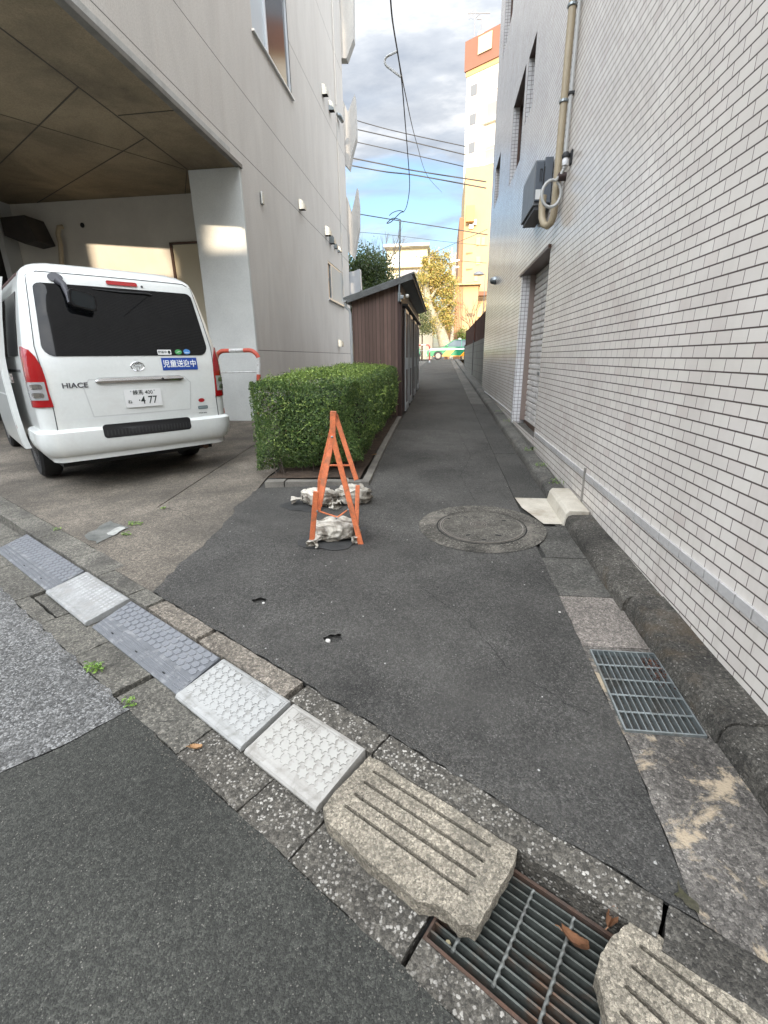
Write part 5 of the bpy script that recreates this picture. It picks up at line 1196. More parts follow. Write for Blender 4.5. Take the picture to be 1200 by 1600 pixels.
# local axes: +y runs forward from the tail, +x to the van's right side, so left = -x
vw = surf('van_paint', (.68, .695, .665), (.63, .645, .615), 2, .28, 40, .05, .02, .001, 0, .5, stain=(.60, .60, .57), stain_scale=2.5)
vw.node_tree.nodes['Principled BSDF'].inputs['Coat Weight'].default_value = .6; vw.node_tree.nodes['Principled BSDF'].inputs['Coat Roughness'].default_value = .06
vglass = mat('tinted_glass', (.004, .0045, .005), .03, 0, .35)[0]
vblack = plain('black_trim', (.012, .012, .013), .5)
seam = plain('panel_gap', (.06, .06, .06), .6)
chrome = plain('chrome', (.6, .6, .6), .12, 1.0)
redl = mat('red_lens', (.30, .006, .008), .08, 0, .5, .7)[0]
clearl = mat('clear_lens', (.55, .56, .57), .10, .55, .6, 1.0)[0]
def lerp(t, pts):
    for (a, va), (b, vb) in zip(pts, pts[1:]):
        if t <= b: k = (t-a)/(b-a) if b > a else 0; k = max(k, 0); return va+(vb-va)*k
    return pts[-1][1]
HWP = [(.28, .80), (.45, .835), (.7, .8475), (1.05, .8475), (1.2, .838), (1.5, .79), (1.78, .735), (1.86, .71), (1.92, .66), (1.955, .58), (1.975, .46)]
XRP = [(.28, .07), (.5, .06), (.8, .05), (1.1, .055), (1.2, .07), (1.5, .125), (1.8, .19), (1.87, .22), (1.92, .28), (1.955, .37), (1.975, .50)]
def hw(z): return lerp(z, HWP)
def xr(z): return lerp(z, XRP)
RC = .11
def surfpt(s, z, off=0.0):
    """point on the tail/side skin: s = distance along the outline from the centre line (s>0 to the right), z height"""
    w_ = hw(z); r = min(RC, w_*.5); a = w_-r; arc = r*PI/2; sg_ = 1 if s >= 0 else -1; t = abs(s)
    bow = .028*(1-(min(t, w_)/w_)**2)      # tail face bows slightly backwards
    if t <= a: x, y, nx, ny = t, xr(z)-bow+.0, 0, -1
    elif t <= a+arc: al = (t-a)/r; x, y, nx, ny = a+r*math.sin(al), xr(z)-bow+r-r*math.cos(al), math.sin(al), -math.cos(al)
    else: x, y, nx, ny = w_, xr(z)+r+(t-a-arc), 1, 0
    return Vector((sg_*(x+nx*off), y+ny*off, z))
VL = 4.66
mb = MB(); zs = [.28, .36, .45, .55, .65, .75, .85, .95, 1.05, 1.15, 1.22, 1.3, 1.4, 1.5, 1.6, 1.7, 1.78, 1.83, 1.87, 1.9, 1.93, 1.955, 1.975]
ss = [0, .1, .2, .3, .4, .5, .6, .66]+[.66+.0+.02*i for i in range(1, 16)]+[1.1, 1.4, 1.8, 2.4, 3.2, 4.2]
full = [-s for s in reversed(ss[1:])]+ss
def frontlim(z): return VL-(.0 if z < .95 else .75*(z-.95)/1.0*1.0)
for z in zs:
    for s in full:
        p = surfpt(s, z); p.y = min(p.y, frontlim(z)-.12*abs(0)); 
        mb.v.append(tuple(p))
k = len(full)
for i in range(len(zs)-1):
    for j in range(k-1): mb.f.append((i*k+j, i*k+j+1, (i+1)*k+j+1, (i+1)*k+j))
    mb.f.append((i*k+k-1, i*k, (i+1)*k, (i+1)*k+k-1))
mb.f.append(tuple(range((len(zs)-1)*k, len(zs)*k))); mb.f.append(tuple(range(k))[::-1])
body = mb.build('body', vw, van, smooth=38)
def patch(name, poly, m, off=.003, th=.004, parent=None, step=.05, holes=()):
    """a panel laid on the skin; poly in (s,z)"""
    b0 = sheet(poly, lambda s, z: (s, z, 0), step, holes=holes)
    n = len(b0.v); top = [surfpt(v[0], v[1], off+th) for v in b0.v]; bot = [surfpt(v[0], v[1], off) for v in b0.v]
    ed = {}
    for f_ in b0.f:
        for a, b in zip(f_, f_[1:]+f_[:1]): key = (min(a, b), max(a, b)); ed[key] = ed.get(key, 0)+1
    q = MB(); q.v = [tuple(v) for v in top+bot]; q.f = list(b0.f)+[tuple(i+n for i in f_[::-1]) for f_ in b0.f]+[(a, b, b+n, a+n) for (a, b), c in ed.items() if c == 1]
    return q.build(name, m, parent or van, smooth=30)
# rear window with its frame
W0, W1, WZ0, WZ1 = -.672, .672, 1.190, 1.775
def winpoly(g=0):
    p = [(W0+.03-g, WZ1+g), (W1-.03+g, WZ1+g), (W1+g, WZ1-.06), (W1+.035+g, WZ0+.10)]
    b = []
    r = .09
    for (cx, cz, a0) in ((W1-.05, WZ0+.09, 0), ): 
        for i in range(6): a = R_(a0-90*i/5); b.append((cx+(.085+g)*math.cos(a), cz+(.09+g)*math.sin(a)))
    b2 = [(-x, z) for x, z in reversed(b)]
    t1 = []
    for i in range(5): a = R_(90-90*i/4); t1.append((W1-.075+(.06+g)*math.cos(a), WZ1-.05+(.05+g)*math.sin(a)))
    t2 = [(-x, z) for x, z in reversed(t1)]
    return t2+t1+b+b2
wp = winpoly(); wp.reverse()
patch('rear_window', wp, vglass, .001, .004, step=.06)
# tailgate seam
def line_patch(pts, w_, m=seam, off=.0005, th=.0015, name='seam', closed=False):
    q = MB(); n = len(pts)
    P = [Vector((a, b)) for a, b in pts]; L, Rr = [], []
    for i in range(n):
        a = P[(i-1) % n] if (closed or i > 0) else P[i]; b = P[(i+1) % n] if (closed or i < n-1) else P[i]
        d = (b-a).normalized(); nn = Vector((-d.y, d.x))*w_/2; L.append(P[i]+nn); Rr.append(P[i]-nn)
    vs = [surfpt(v.x, v.y, off+th) for v in L+Rr]+[surfpt(v.x, v.y, off-.002) for v in L+Rr]
    fs = []
    for i in range(n if closed else n-1):
        j = (i+1) % n; fs += [(i, j, j+n, i+n), (i, j, j+2*n, i+2*n), (i+n, j+n, j+3*n, i+3*n)]
    return q.add(vs, fs).build(name, m, van)
def dense(pts, st=.05):
    o = []
    for a, b in zip(pts, pts[1:]):
        a, b = Vector(a), Vector(b); k_ = max(1, int((b-a).length/st)); o += [tuple(a+(b-a)*i/k_) for i in range(k_)]
    return o+[pts[-1]]
TG = .70
line_patch(dense([(-TG-.035, .57), (-TG-.03, .75), (-TG-.055, 1.27), (-TG+.015, 1.83), (-.60, 1.865), (.60, 1.865), (TG-.015, 1.83), (TG+.055, 1.27), (TG+.03, .75), (TG+.035, .57)]), .007)
# shade of the pressed recess round the number plate, painted as thin grey strips
line_patch(dense([(-.44, .665), (-.475, .93), (-.42, .99), (.42, .99), (.475, .93), (.44, .665), (-.44, .665)], .04), .010, plain('crease_shade', (.50, .51, .49), .4), .0, .0006, 'crease_shade')
line_patch(dense([(-.70, .655), (.70, .655)], .06), .012, plain('press_shade', (.62, .63, .61), .35), .0, .0006, 'crease_shade')
# number plate
pl = patch('number_plate', rpoly(-.165, .165, .725, .890, .012, 3), plain('plate_white', (.72, .72, .70), .35), .012, .004)
green_dk = plain('plate_ink', (.012, .02, .016), .5)
def on_skin(s0, z0, off): return lambda x, y, z: surfpt(s0+x, z0+y, off+z)
text_mb('練馬 400', .050, on_skin(.0, .856, .0168), .0012, .0004, 0, .95).build('lettering', green_dk, pl)
text_mb('·4 77', .098, on_skin(.035, .783, .0168), .0012, .0010, 0, .86).build('lettering', green_dk, pl)
text_mb('ね', .040, on_skin(-.125, .775, .0168), .0012, .0006).build('lettering', green_dk, pl)
for sx in (-.1, .1): patch('bolt', ell(sx*1.05, .872, .006, .006, 10), steel, .0165, .002, pl, .05)
# chrome handle bar above the plate
q = MB(); n = 24
for i in range(n+1):
    s = -.375+.78*i/n; e = min(1, min(i, n-i)/1.5+.35)
    for (dz, of) in ((.030*e, .002), (.022*e, .022), (.0, .030), (-.020*e, .022), (-.026*e, .002)): q.v.append(tuple(surfpt(s, .975+dz, of)))
for i in range(n):
    for j in range(4): q.f.append((i*5+j, i*5+j+1, (i+1)*5+j+1, (i+1)*5+j))
q.f.append((0, 1, 2, 3, 4)); q.f.append((n*5+4, n*5+3, n*5+2, n*5+1, n*5))
q.build('garnish', chrome, van, smooth=40)
patch('key_barrel', ell(.20, .975, .012, .012, 14), vblack, .031, .002, step=.1)
# oval badge of three rings
def ringpatch(c, rx, ry, t_, off, m, n=36):
    q = MB()
    for i in range(n):
        a = 2*PI*i/n
        for (k1, o1) in ((0, 0), (.5, .004), (1, 0)):
            q.v.append(tuple(surfpt(c[0]+(rx-t_*k1)*math.cos(a), c[1]+(ry-t_*k1)*math.sin(a), off+o1)))
    for i in range(n):
        j = (i+1) % n
        for b in (0, 1): q.f.append((i*3+b, i*3+b+1, j*3+b+1, j*3+b))
    return q.build('emblem', m, van, smooth=60)
EC = (0.0, 1.095)
for (dx, dz, rx, ry, t_) in ((0, 0, .062, .043, .008), (0, .016, .043, .017, .006), (0, -.002, .017, .038, .006)): ringpatch((EC[0]+dx, EC[1]+dz), rx, ry, t_, .003, chrome)
hi = text_mb('HIACE', .060, on_skin(-.535, .945, .003), .004, .0012, 0, 1.15); hi.build('lettering', plain('badge_chrome', (.12, .12, .13), .25, .8), van)
# stickers
stb = patch('sticker', [(.225, 1.052), (.575, 1.052), (.575, 1.168), (.225, 1.168)], plain('sticker_blue', (.010, .055, .30), .35), .002, .0012, step=.06)
text_mb('児童送迎中', .072, on_skin(.400, 1.108, .0036), .0008, .0009, 0, .92).build('lettering', plain('sticker_white', (.80, .82, .82), .4), stb)
sw = patch('sticker', rpoly(.205, .335, 1.197, 1.243, .006, 2), plain('sticker_pale', (.72, .72, .70), .4), .006, .0010, step=.06)
text_mb('録画中', .028, on_skin(.253, 1.219, .0072), .0006, .0005).build('lettering', green_dk, sw)
patch('dot', ell(.315, 1.220, .013, .016, 14), green_dk, .0072, .0006, sw, .1)
sgn = patch('sticker', ell(.405, 1.222, .034, .024, 24), plain('sticker_green', (.06, .30, .09), .4), .006, .001, step=.1)
patch('swoosh', [(.380, 1.214), (.405, 1.219), (.430, 1.231), (.405, 1.226)], plain('swoosh_white', (.7, .75, .7), .4), .0072, .0006, sgn, .1)
sbl = patch('sticker', ell(.490, 1.224, .034, .025, 24), plain('sticker_sky', (.08, .25, .55), .4), .006, .001, step=.1)
patch('band', [(.465, 1.212), (.515, 1.212), (.512, 1.218), (.468, 1.218)], plain('band_white', (.6, .7, .8), .4), .0072, .0006, sbl, .1)
patch('sticker', ell(.565, .745, .034, .020, 24), plain('sticker_red', (.38, .015, .02), .35), .002, .001, step=.1)
patch('sticker', rpoly(.52, .625, .655, .688, .008, 3), plain('sticker_slate', (.10, .14, .15), .4), .002, .001, step=.1)
patch('inset', rpoly(.528, .617, .662, .681, .004, 3), plain('sticker_slate2', (.22, .27, .27), .4), .0034, .0006, step=.1)
text_mb('K-0166 10503', .015, on_skin(.565, .615, .0016), .0006, .0003).build('lettering', green_dk, van)
# tail lamps wrap round the corners
def lamp(sg_):
    t_out = .985
    a = [(.725, .775), (.735, .905), (.735, 1.0), (.742, 1.10), (.765, 1.19), (.80, 1.245), (.86, 1.27), (.905, 1.275), (.925, 1.265)]
    outer = [(.935, 1.265), (.935, .775)]
    L0 = patch('tail_lamp', [(sg_*x, z) for x, z in (a+outer)], redl, .002, .010, step=.04)
    patch('clear_lens', [(sg_*x, z) for x, z in ((.748, .835), (.75, .985), (.925, .985), (.925, .835))], clearl, .0125, .003, L0, .04)
    for (zc_) in (.875, .945):
        patch('reflector', [(sg_*x, z) for x, z in rpoly(.77, .86, zc_-.022, zc_+.022, .018, 4)], chrome, .016, .002, L0, .03)
    return L0
lamp(1); lamp(-1)
# high brake lamp, washer jet and wiper
patch('brake_lamp', rpoly(-.10, .16, 1.800, 1.835, .015, 4), redl, .002, .008, step=.05)
patch('washer_jet', ell(.20, 1.805, .010, .010, 12), vblack, .002, .006, step=.1)
MB().tube([surfpt(.27, 1.735, .012), surfpt(.22, 1.745, .02), surfpt(.0, 1.742, .016), surfpt(-.22, 1.752, .012)], [.010, .009, .007, .004], 8).build('wiper', vblack, van, smooth=40)
# under-view mirror on its arm
mir = MB().tube([surfpt(-.47, 1.80, .006), surfpt(-.44, 1.77, .03), surfpt(-.43, 1.68, .055), surfpt(-.43, 1.62, .065)], [.036, .026, .020, .020], 12).build('mirror_arm', plain('grey_plastic', (.06, .06, .068), .5), van, smooth=50)
patch('mirror_foot', ell(-.48, 1.825, .055, .036, 20), plain('grey_plastic', (.07, .07, .078), .5), .002, .012, mir, .04)
mc_ = surfpt(-.335, 1.655, .10)
MB().prism(rpoly(-.105, .088, -.055, .080, .036, 5), -.035, .030, lambda a, b, c: mc_+Vector((a, c-.25*b, b-.03-a*.25))).build('mirror_head', plain('mirror_black', (.010, .010, .011), .35), mir, bevel=.012)
MB().prism(rpoly(-.090, .074, -.042, .068, .03, 5), -.041, -.0365, lambda a, b, c: mc_+Vector((a, c-.25*b, b-.03-a*.25))).build('mirror_face', plain('mirror_back', (.025, .03, .032), .25), mir)
# bumper with its black step
def bumper():
    q = MB(); prof = [(.575, .000), (.57, .030), (.55, .050), (.47, .058), (.40, .052), (.35, .035), (.33, .010)]
    sl = [x*.04 for x in range(-33, 34)]; m_ = len(prof)
    for s in sl:
        dip = 0.0
        for (z, of) in prof: q.v.append(tuple(surfpt(s, z, of)))
    for i in range(len(sl)-1):
        for j in range(m_-1): q.f.append((i*m_+j, i*m_+j+1, (i+1)*m_+j+1, (i+1)*m_+j))
    return q.build('bumper', vw, van, smooth=40)
bp = bumper()
q = MB(); st = rpoly(-.40, .40, .468, .592, .03, 4)
def stepf(x, y, z): return surfpt(x, y, .0705+z)
b0 = sheet(st, lambda x, y: (x, y, 0), .05)
q.v = [tuple(surfpt(v[0], v[1], .0605 if v[1] < .55 else .053)) for v in b0.v]+[tuple(surfpt(v[0], v[1], .04)) for v in b0.v]; n = len(b0.v); ed = {}
for f_ in b0.f:
    for a, b in zip(f_, f_[1:]+f_[:1]): key = (min(a, b), max(a, b)); ed[key] = ed.get(key, 0)+1
q.f = list(b0.f)+[(a, b, b+n, a+n) for (a, b), c in ed.items() if c == 1]
stp = q.build('step', vblack, van, smooth=40)
q = MB()
for i in range(26):
    s = -.375+i*.03; q.add([surfpt(s, .49, .061), surfpt(s+.012, .49, .061), surfpt(s+.012, .54, .061), surfpt(s, .54, .061), surfpt(s, .49, .064), surfpt(s+.012, .49, .064), surfpt(s+.012, .54, .064), surfpt(s, .54, .064)], [(4, 5, 6, 7), (0, 1, 5, 4), (2, 3, 7, 6), (0, 4, 7, 3), (1, 2, 6, 5)])
q.build('step_tread', plain('step_rubber', (.03, .03, .03), .6), stp)
MB().box(-.72, .72, .30, 4.2, .20, .30).build('underbody', plain('underbody_black', (.012, .012, .012), .8), van)
MB().tube([(.58, .75, .27), (.58, .12, .25)], .030, 12).build('exhaust', rust, van, smooth=50)
for (x, y) in ((-.735, 1.12), (.735, 1.12), (-.735, 3.69), (.735, 3.69)):
    wl_ = MB().lathe([(.20, -.09), (.30, -.095), (.325, -.07), (.328, 0), (.325, .07), (.30, .095), (.20, .09)], (x, y, .318), 36, 'X').build('wheel', plain('tyre_rubber', (.012, .012, .012), .75), van, smooth=40)
    MB().lathe([(.05, math.copysign(.085, x)), (.06, math.copysign(.075, x)), (.17, math.copysign(.06, x)), (.195, math.copysign(.088, x)), (.20, math.copysign(.09, x))], (x, y, .318), 30, 'X').build('rim', plain('rim_silver', (.4, .4, .41), .35, .7), wl_, smooth=40)
# left side: fixed rear quarter window, dark door opening, and the sliding door pushed back outside it
def side_patch(name, y0, y1, z0, z1, m, off, th, parent=None, sg_=-1):
    c = (hw(1)-RC)+RC*PI/2
    def s_of(y, z): w_ = hw(z); r = min(RC, w_*.5); return (w_-r)+r*PI/2+(y-xr(z)-r)
    poly = [(y0, z0), (y1, z0), (y1, z1), (y0, z1)]; b0 = sheet(poly, lambda a, b: (a, b, 0), .08); n = len(b0.v)
    top = [surfpt(sg_*s_of(v[0], v[1]), v[1], off+th) for v in b0.v]; bot = [surfpt(sg_*s_of(v[0], v[1]), v[1], off) for v in b0.v]; ed = {}
    for f_ in b0.f:
        for a, b in zip(f_, f_[1:]+f_[:1]): key = (min(a, b), max(a, b)); ed[key] = ed.get(key, 0)+1
    q = MB(); q.v = [tuple(v) for v in top+bot]; q.f = list(b0.f)+[tuple(i+n for i in f_[::-1]) for f_ in b0.f]+[(a, b, b+n, a+n) for (a, b), c in ed.items() if c == 1]
    return q.build(name, m, parent or van, smooth=30)
side_patch('side_window', .42, 1.75, 1.20, 1.72, vglass, .001, .004)
side_patch('side_window', .5, 1.75, 1.20, 1.72, vglass, .001, .004, sg_=1)
sd_ = side_patch('sliding_door', .70, 1.98, .36, 1.86, vw, .085, .035)
side_patch('door_window', .86, 1.85, 1.22, 1.72, vglass, .1205, .003, sd_)
side_patch('door_edge', .665, .70, .36, 1.86, vw, .07, .045, sd_)
side_patch('crease_shade', .70, 1.98, .86, .872, plain('crease_shade2', (.50, .51, .49), .4), .1202, .003, sd_)  # crease shade on the door, painted as a greyer strip
for z in (.98, 1.02): side_patch('latch', .60, .665, z, z+.018, chrome, .05, .02, sd_)
side_patch('latch', .60, .62, .97, 1.05, chrome, .05, .02, sd_)
side_patch('reflector', .668, .695, .56, .585, redl, .1155, .002, sd_)
side_patch('door_rail', .45, 2.6, 1.06, 1.085, seam, .001, .003)
side_patch('door_opening', 2.05, 3.0, .36, 1.85, vblack, .001, .003)
MB().tube([(-hw(1.88)-.01, .45, 1.86), (-hw(1.88)-.02, 2.6, 1.86)], .012, 8).build('roof_rail', plain('rail_red_brown', (.10, .05, .045), .5), van)
# ================================================================ FAR END: cars, trees, houses
FZ = 1.045
def taxi(x_front, y, label):
    t = thing('taxi', label, 'taxi', (x_front, y, FZ), 0, 'green taxis standing on the cross street')
    green = plain('taxi_green', (.01, .20, .085), .22, 0, .5, .8); wht = plain('taxi_white', (.75, .76, .74), .3); org = plain('taxi_orange', (.85, .30, .01), .35)
    low = [(.03, .32), (.0, .45), (.02, .62), (.10, .72), (.55, .82), (1.25, .92), (1.35, .94), (3.75, .95), (4.35, .93), (4.66, .86), (4.70, .5), (4.66, .30)]
    # wheel arches
    def arch(c): return [(c+.37*math.cos(R_(a)), .30+.37*math.sin(R_(a))) for a in range(0, 181, 20)]
    bot = [(4.66, .26)]+[(3.55+.36*math.cos(R_(a)), .28+.36*math.sin(R_(a))) for a in range(0, 181, 20)]+[(.86+.36*math.cos(R_(a)), .28+.36*math.sin(R_(a))) for a in range(0, 181, 20)]+[(.05, .26)]
    prof = low+bot
    b = MB().prism(prof, -.85, .85, lambda a, c, z: (a, z, c)).build('body', green, t, bevel=.05, seg=3, smooth=50)
    cab = [(1.28, .93), (1.95, 1.40), (2.15, 1.45), (3.15, 1.45), (3.35, 1.41), (3.95, .94)]
    q = MB(); n = len(cab); vs = [(a, -.80, c) if c < 1 else (a+(.05 if a < 2.5 else -.05), -.64, c) for a, c in cab]+[(a, .80, c) if c < 1 else (a+(.05 if a < 2.5 else -.05), .64, c) for a, c in cab]
    q.add(vs, [tuple(range(n)), tuple(range(n, 2*n))[::-1]]+[(i, (i+1) % n, (i+1) % n+n, i+n) for i in range(n)])
    gm = mat('car_glass', (.05, .08, .08), .05, 0, .8)[0]
    q.build('windows', gm, t, bevel=.01)
    MB().prism([(2.0, 1.40), (2.15, 1.455), (3.15, 1.455), (3.32, 1.40)], -.66, .66, lambda a, c, z: (a, z, c)).build('roof', green, t, bevel=.02)
    for (a, c) in ((1.95, 1.30), (3.35, 3.95)): pass
    q = MB()
    for (x0, z0, x1, z1) in ((1.30, .94, 2.0, 1.41), (2.62, .94, 2.62, 1.41), (3.92, .94, 3.32, 1.41)): q.bar((x0, -.815, z0), (x1, -.655, z1), .05, .03, (0, 1, 0)); q.bar((x0, .815, z0), (x1, .655, z1), .05, .03, (0, 1, 0))
    q.build('pillar', green, t)
    for sy in (-1, 1):
        MB().box(.15, 4.6, sy*.856-.004, sy*.856+.004, .72, .84).build('white_stripe', wht, t)
        for x0 in (1.15, 2.55): MB().prism([(x0, .30), (x0+.55, .30), (x0+.95, .70), (x0+.40, .70)], sy*.858-.004, sy*.858+.004, lambda a, c, z: (a, z, c)).build('orange_check', org, t)
        MB().box(.5, 4.3, sy*.858-.003, sy*.858+.003, .25, .29).build('sill_stripe', org, t)
        MB().box(1.45, 1.62, sy*.90-.07, sy*.90+.07, .95, 1.06).build('mirror', green, t, bevel=.02)
    for x in (.86, 3.55):
        for y_ in (-.78, .78):
            w_ = MB().lathe([(.17, -.09), (.27, -.10), (.31, -.07), (.31, .07), (.27, .10), (.17, .09)], (x, y_, .31), 28, 'Y').build('wheel', black_rub, t, smooth=40)
            MB().lathe([(.03, math.copysign(.07, y_)), (.17, math.copysign(.06, y_)), (.19, math.copysign(.095, y_))], (x, y_, .31), 20, 'Y').build('rim', plain('rim_grey', (.12, .12, .12), .4, .5), w_, smooth=40)
    MB().lathe([(.0, .0), (.13, .0), (.12, .08), (.05, .13), (.0, .135)], (2.5, 0, 1.455), 16).build('roof_lamp', plain('roof_lamp', (.6, .6, .55), .3), t, smooth=50)
    MB().box(-.01, .03, -.72, -.45, .55, .68).build('headlight', clearl, t, bevel=.01); MB().box(-.01, .03, .45, .72, .55, .68).build('headlight', clearl, t, bevel=.01)
    MB().box(-.03, .06, -.8, .8, .30, .46).build('bumper', wht, t, bevel=.02)
    return t
xf = onY(667, 562, 37.6).x
taxi(xf, 38.3, 'green taxi with white stripe and orange checks crossing the far end of the alley')
taxi(xf-5.2, 38.2, 'second green taxi at the far end, mostly hidden behind the hoop rail and shed')
g1, g2 = onY(652, 562, 32), onY(671, 562, 32)
guard(((g1.x+g2.x)/2, 32, H(0, 32)), g2.x-g1.x, 1.10, .16, .04, 'small red and white hoop rail standing at the far mouth of the alley', [(.10, .26), (.30, .44), (.56, .70), (.78, .95)], 0, .75)
# ---- trees
def crown(mb, c, r, n, size, rn, mb2=None, lim=.3, squash=1.0, clump=26):
    cl_ = [Vector((c[0]+r[0]*v.x*k_, c[1]+r[1]*v.y*k_, c[2]+r[2]*v.z*k_)) for v, k_ in ((rdir(rn), rn.uniform(.45, 1.0)) for _ in range(clump))]
    for i in range(n):
        b = rn.choice(cl_); s = min(r)*lim; p = b+Vector((rn.gauss(0, s), rn.gauss(0, s), rn.gauss(0, s*.8)))
        add_leaf(mb2 if (mb2 and rn.random() < .3) else mb, p, rdir(rn), size*rn.uniform(.6, 1.3), rn, wid=.55)
    return cl_
def limbs(mb, base, top, cl_, r0, rn, n=14):
    for b in cl_[:n]:
        s = base.lerp(top, rn.uniform(.45, 1)); m_ = s.lerp(b, .5)+Vector((0, 0, rn.uniform(-.1, .3)*(b-s).length*.3))
        mb.tube([s, m_, b], [r0*.35, r0*.2, r0*.06], 5)
rn = random.Random(21)
bark = surf('bark', (.10, .075, .05), (.06, .045, .03), 10, .9, 30, .4, .8, .01)
dt = thing('evergreen_tree', 'dense dark evergreen tree standing behind the shed and grey building', 'tree', (-6.2, 27, .7))
dl = leaf_mat('evergreen_leaf', [(0, (.010, .022, .006)), (.5, (.028, .050, .012)), (1, (.075, .10, .025))])
mb = MB(); c1 = crown(mb, (-4.0, 27, 5.0), (1.35, 1.3, 1.75), 14000, .12, rn, lim=.22, clump=70); c2 = crown(mb, (-5.3, 27.6, 4.6), (1.5, 1.3, 1.9), 6000, .14, rn, lim=.3, clump=30)
mb.build('crown', dl, dt, world=True, fix=False)
mb = MB().tube([(-4.4, 27, .6), (-4.3, 27, 2.5), (-4.2, 27, 4.8), (-4.1, 27, 6)], [.28, .22, .14, .05], 9); limbs(mb, Vector((-4.3, 27, 2.5)), Vector((-4.1, 27, 6)), c1+c2, .2, rn, 30)
mb.build('trunk', bark, dt, world=True, fix=False, smooth=60)
def bare_tree(name, label, base, h, spread, r0, m, rn, depth=5, lean=(0, 0), grp=None):
    t = thing('bare_tree', label, 'tree', base, 0, grp); mb = MB()
    def br(p, d, L, r, k):
        q = p+d*L; mb.tube([p, p+d*L*.5+rdir(rn)*L*.05, q], [r, r*.85, r*.62], 6 if k > 2 else 4)
        if k <= 0: return
        for _ in range(rn.choice((2, 3, 3))):
            nd = (d+rdir(rn)*spread+Vector((0, 0, .18))).normalized(); br(q, nd, L*rn.uniform(.62, .85), r*.58, k-1)
    br(Vector((0, 0, 0)), Vector((lean[0], lean[1], 1)).normalized(), h*.3, r0, depth); mb.build('branches', m, t, fix=False); return t
palebark = surf('pale_bark', (.42, .38, .28), (.30, .27, .19), 7, .8, 30, .3, .6, .01, stain=(.20, .19, .12), stain_scale=4)
bb = onY(583, 400, 30)
bare_tree('bare_tree', 'bare grey branches rising above the dark evergreen tree', (bb.x, 30, .9), 7.6, .42, .13, surf('grey_bark', (.22, .18, .15), (.15, .12, .10), 8, .9), random.Random(5), 5)
# the sunlit plane tree
pt = thing('plane_tree', 'sunlit plane tree with pale leaning trunk and golden leaves at the alley end', 'tree', (0, 43, FZ))
pl_leaf = leaf_mat('golden_leaf', [(0, (.16, .17, .04)), (.35, (.34, .29, .06)), (.7, (.52, .40, .10)), (1, (.62, .36, .12))])
def yy(x, y, Y=43): return onY(x, y, Y)
P = [yy(695, 540), yy(688, 515), yy(678, 497), yy(670, 475), yy(666, 450), yy(667, 425), yy(672, 402)]
mb = MB().tube(P, [.52, .42, .36, .30, .26, .18, .08], 12)
for (a, b, c) in (((670, 470), (682, 452), (702, 446)), ((678, 497), (692, 482), (708, 470)), ((666, 450), (655, 440), (648, 425)), ((667, 440), (685, 425), (698, 412)), ((670, 480), (660, 470), (655, 462))):
    mb.tube([yy(*a), yy(*b), yy(*c)], [.16, .11, .04], 7)
mb.build('trunk', palebark, pt, world=True, fix=False, smooth=60)
mb = MB(); rn = random.Random(33)
for (x, y, rx, rz, n) in ((680, 412, 24, 16, 2900), (692, 440, 22, 18, 2600), (668, 440, 20, 20, 2400), (690, 470, 24, 22, 2400), (664, 475, 14, 25, 1800), (682, 505, 22, 18, 1300), (700, 500, 12, 22, 900)):
    c = yy(x, y, 43.5); k_ = 43.5/790.0; crown(mb, (c.x, 43.5, c.z), (rx*k_, 1.8, rz*k_), n, .17, rn, lim=.26, clump=24)
mb.build('crown', pl_leaf, pt, world=True, fix=False)
# darker shrubs behind the shed's end and green bush behind the taxi
def bush(px_, py_, Y, rx, rz, n, label, m, size=.13, name='shrub'):
    c = onY(px_, py_, Y); t = thing(name, label, 'shrub', (c.x, Y, FZ)); mb = MB(); k_ = Y/790.0
    cl_ = crown(mb, (c.x, Y, c.z), (rx*k_, 1.0, rz*k_), n, size, random.Random(px_), lim=.33, clump=22); mb.build('crown', m, t, world=True, fix=False)
    s_ = MB(); limbs(s_, Vector((c.x, Y, FZ)), Vector((c.x, Y, c.z)), cl_, .12, random.Random(2), 12); s_.tube([(c.x, Y, FZ-.1), (c.x, Y, c.z)], [.1, .04], 6); s_.build('stems', bark, t, world=True, fix=False)
mixl = leaf_mat('shrub_leaf', [(0, (.02, .035, .01)), (.5, (.07, .09, .03)), (1, (.30, .30, .14))])
bush(660, 505, 41, 12, 24, 1900, 'dark speckled shrub beside the plane tree trunk behind the hoop rail', mixl)
bush(722, 525, 44, 12, 12, 900, 'yellow-green shrub behind the roof of the taxi', leaf_mat('lime_leaf', [(0, (.10, .16, .02)), (1, (.30, .38, .06))]))
bt = onY(742, 520, 40); bare_tree('bare_tree', 'leafless reddish shrub-like tree rising behind the brown slatted screen', (bt.x, 40, FZ), 4.6, .5, .09, surf('red_bark', (.30, .16, .09), (.22, .12, .07), 8, .9), random.Random(9), 5)
# ---- houses and towers
def house_mat(name, c, lines=None): return surf(name, c, tuple(q*.93 for q in c), .6, .8, 12, .08, .2, .01)
tw = thing('white_tower', 'tall white tower with an orange-brown roof parapet beyond the alley', 'building', (onY(740, 300, 70).x, 70, FZ))
a0 = onY(730, 113, 70); zb = a0.z
d_ = ray(800, 80); tt_ = (zb-CAMH)/d_.z; b0_ = CAMP+d_*tt_
A_ = Vector((a0.x, a0.y)); B_ = Vector((b0_.x, b0_.y)); dirn = (B_-A_).normalized(); back_ = Vector((-dirn.y, dirn.x))
if back_.y < 0: back_ = -back_
B_ = A_+dirn*14
quad = [tuple(A_), tuple(B_), tuple(B_+back_*12), tuple(A_+back_*12)]
wt = house_mat('tower_white', (.80, .76, .66)); ob = house_mat('tower_orange', (.24, .115, .075)); dk = plain('dark_window', (.03, .03, .035), .15, 0, .8)
MB().prism(quad, .5, zb).build('wall', wt, tw, world=True)
ztop = onY(725, 66, 70).z
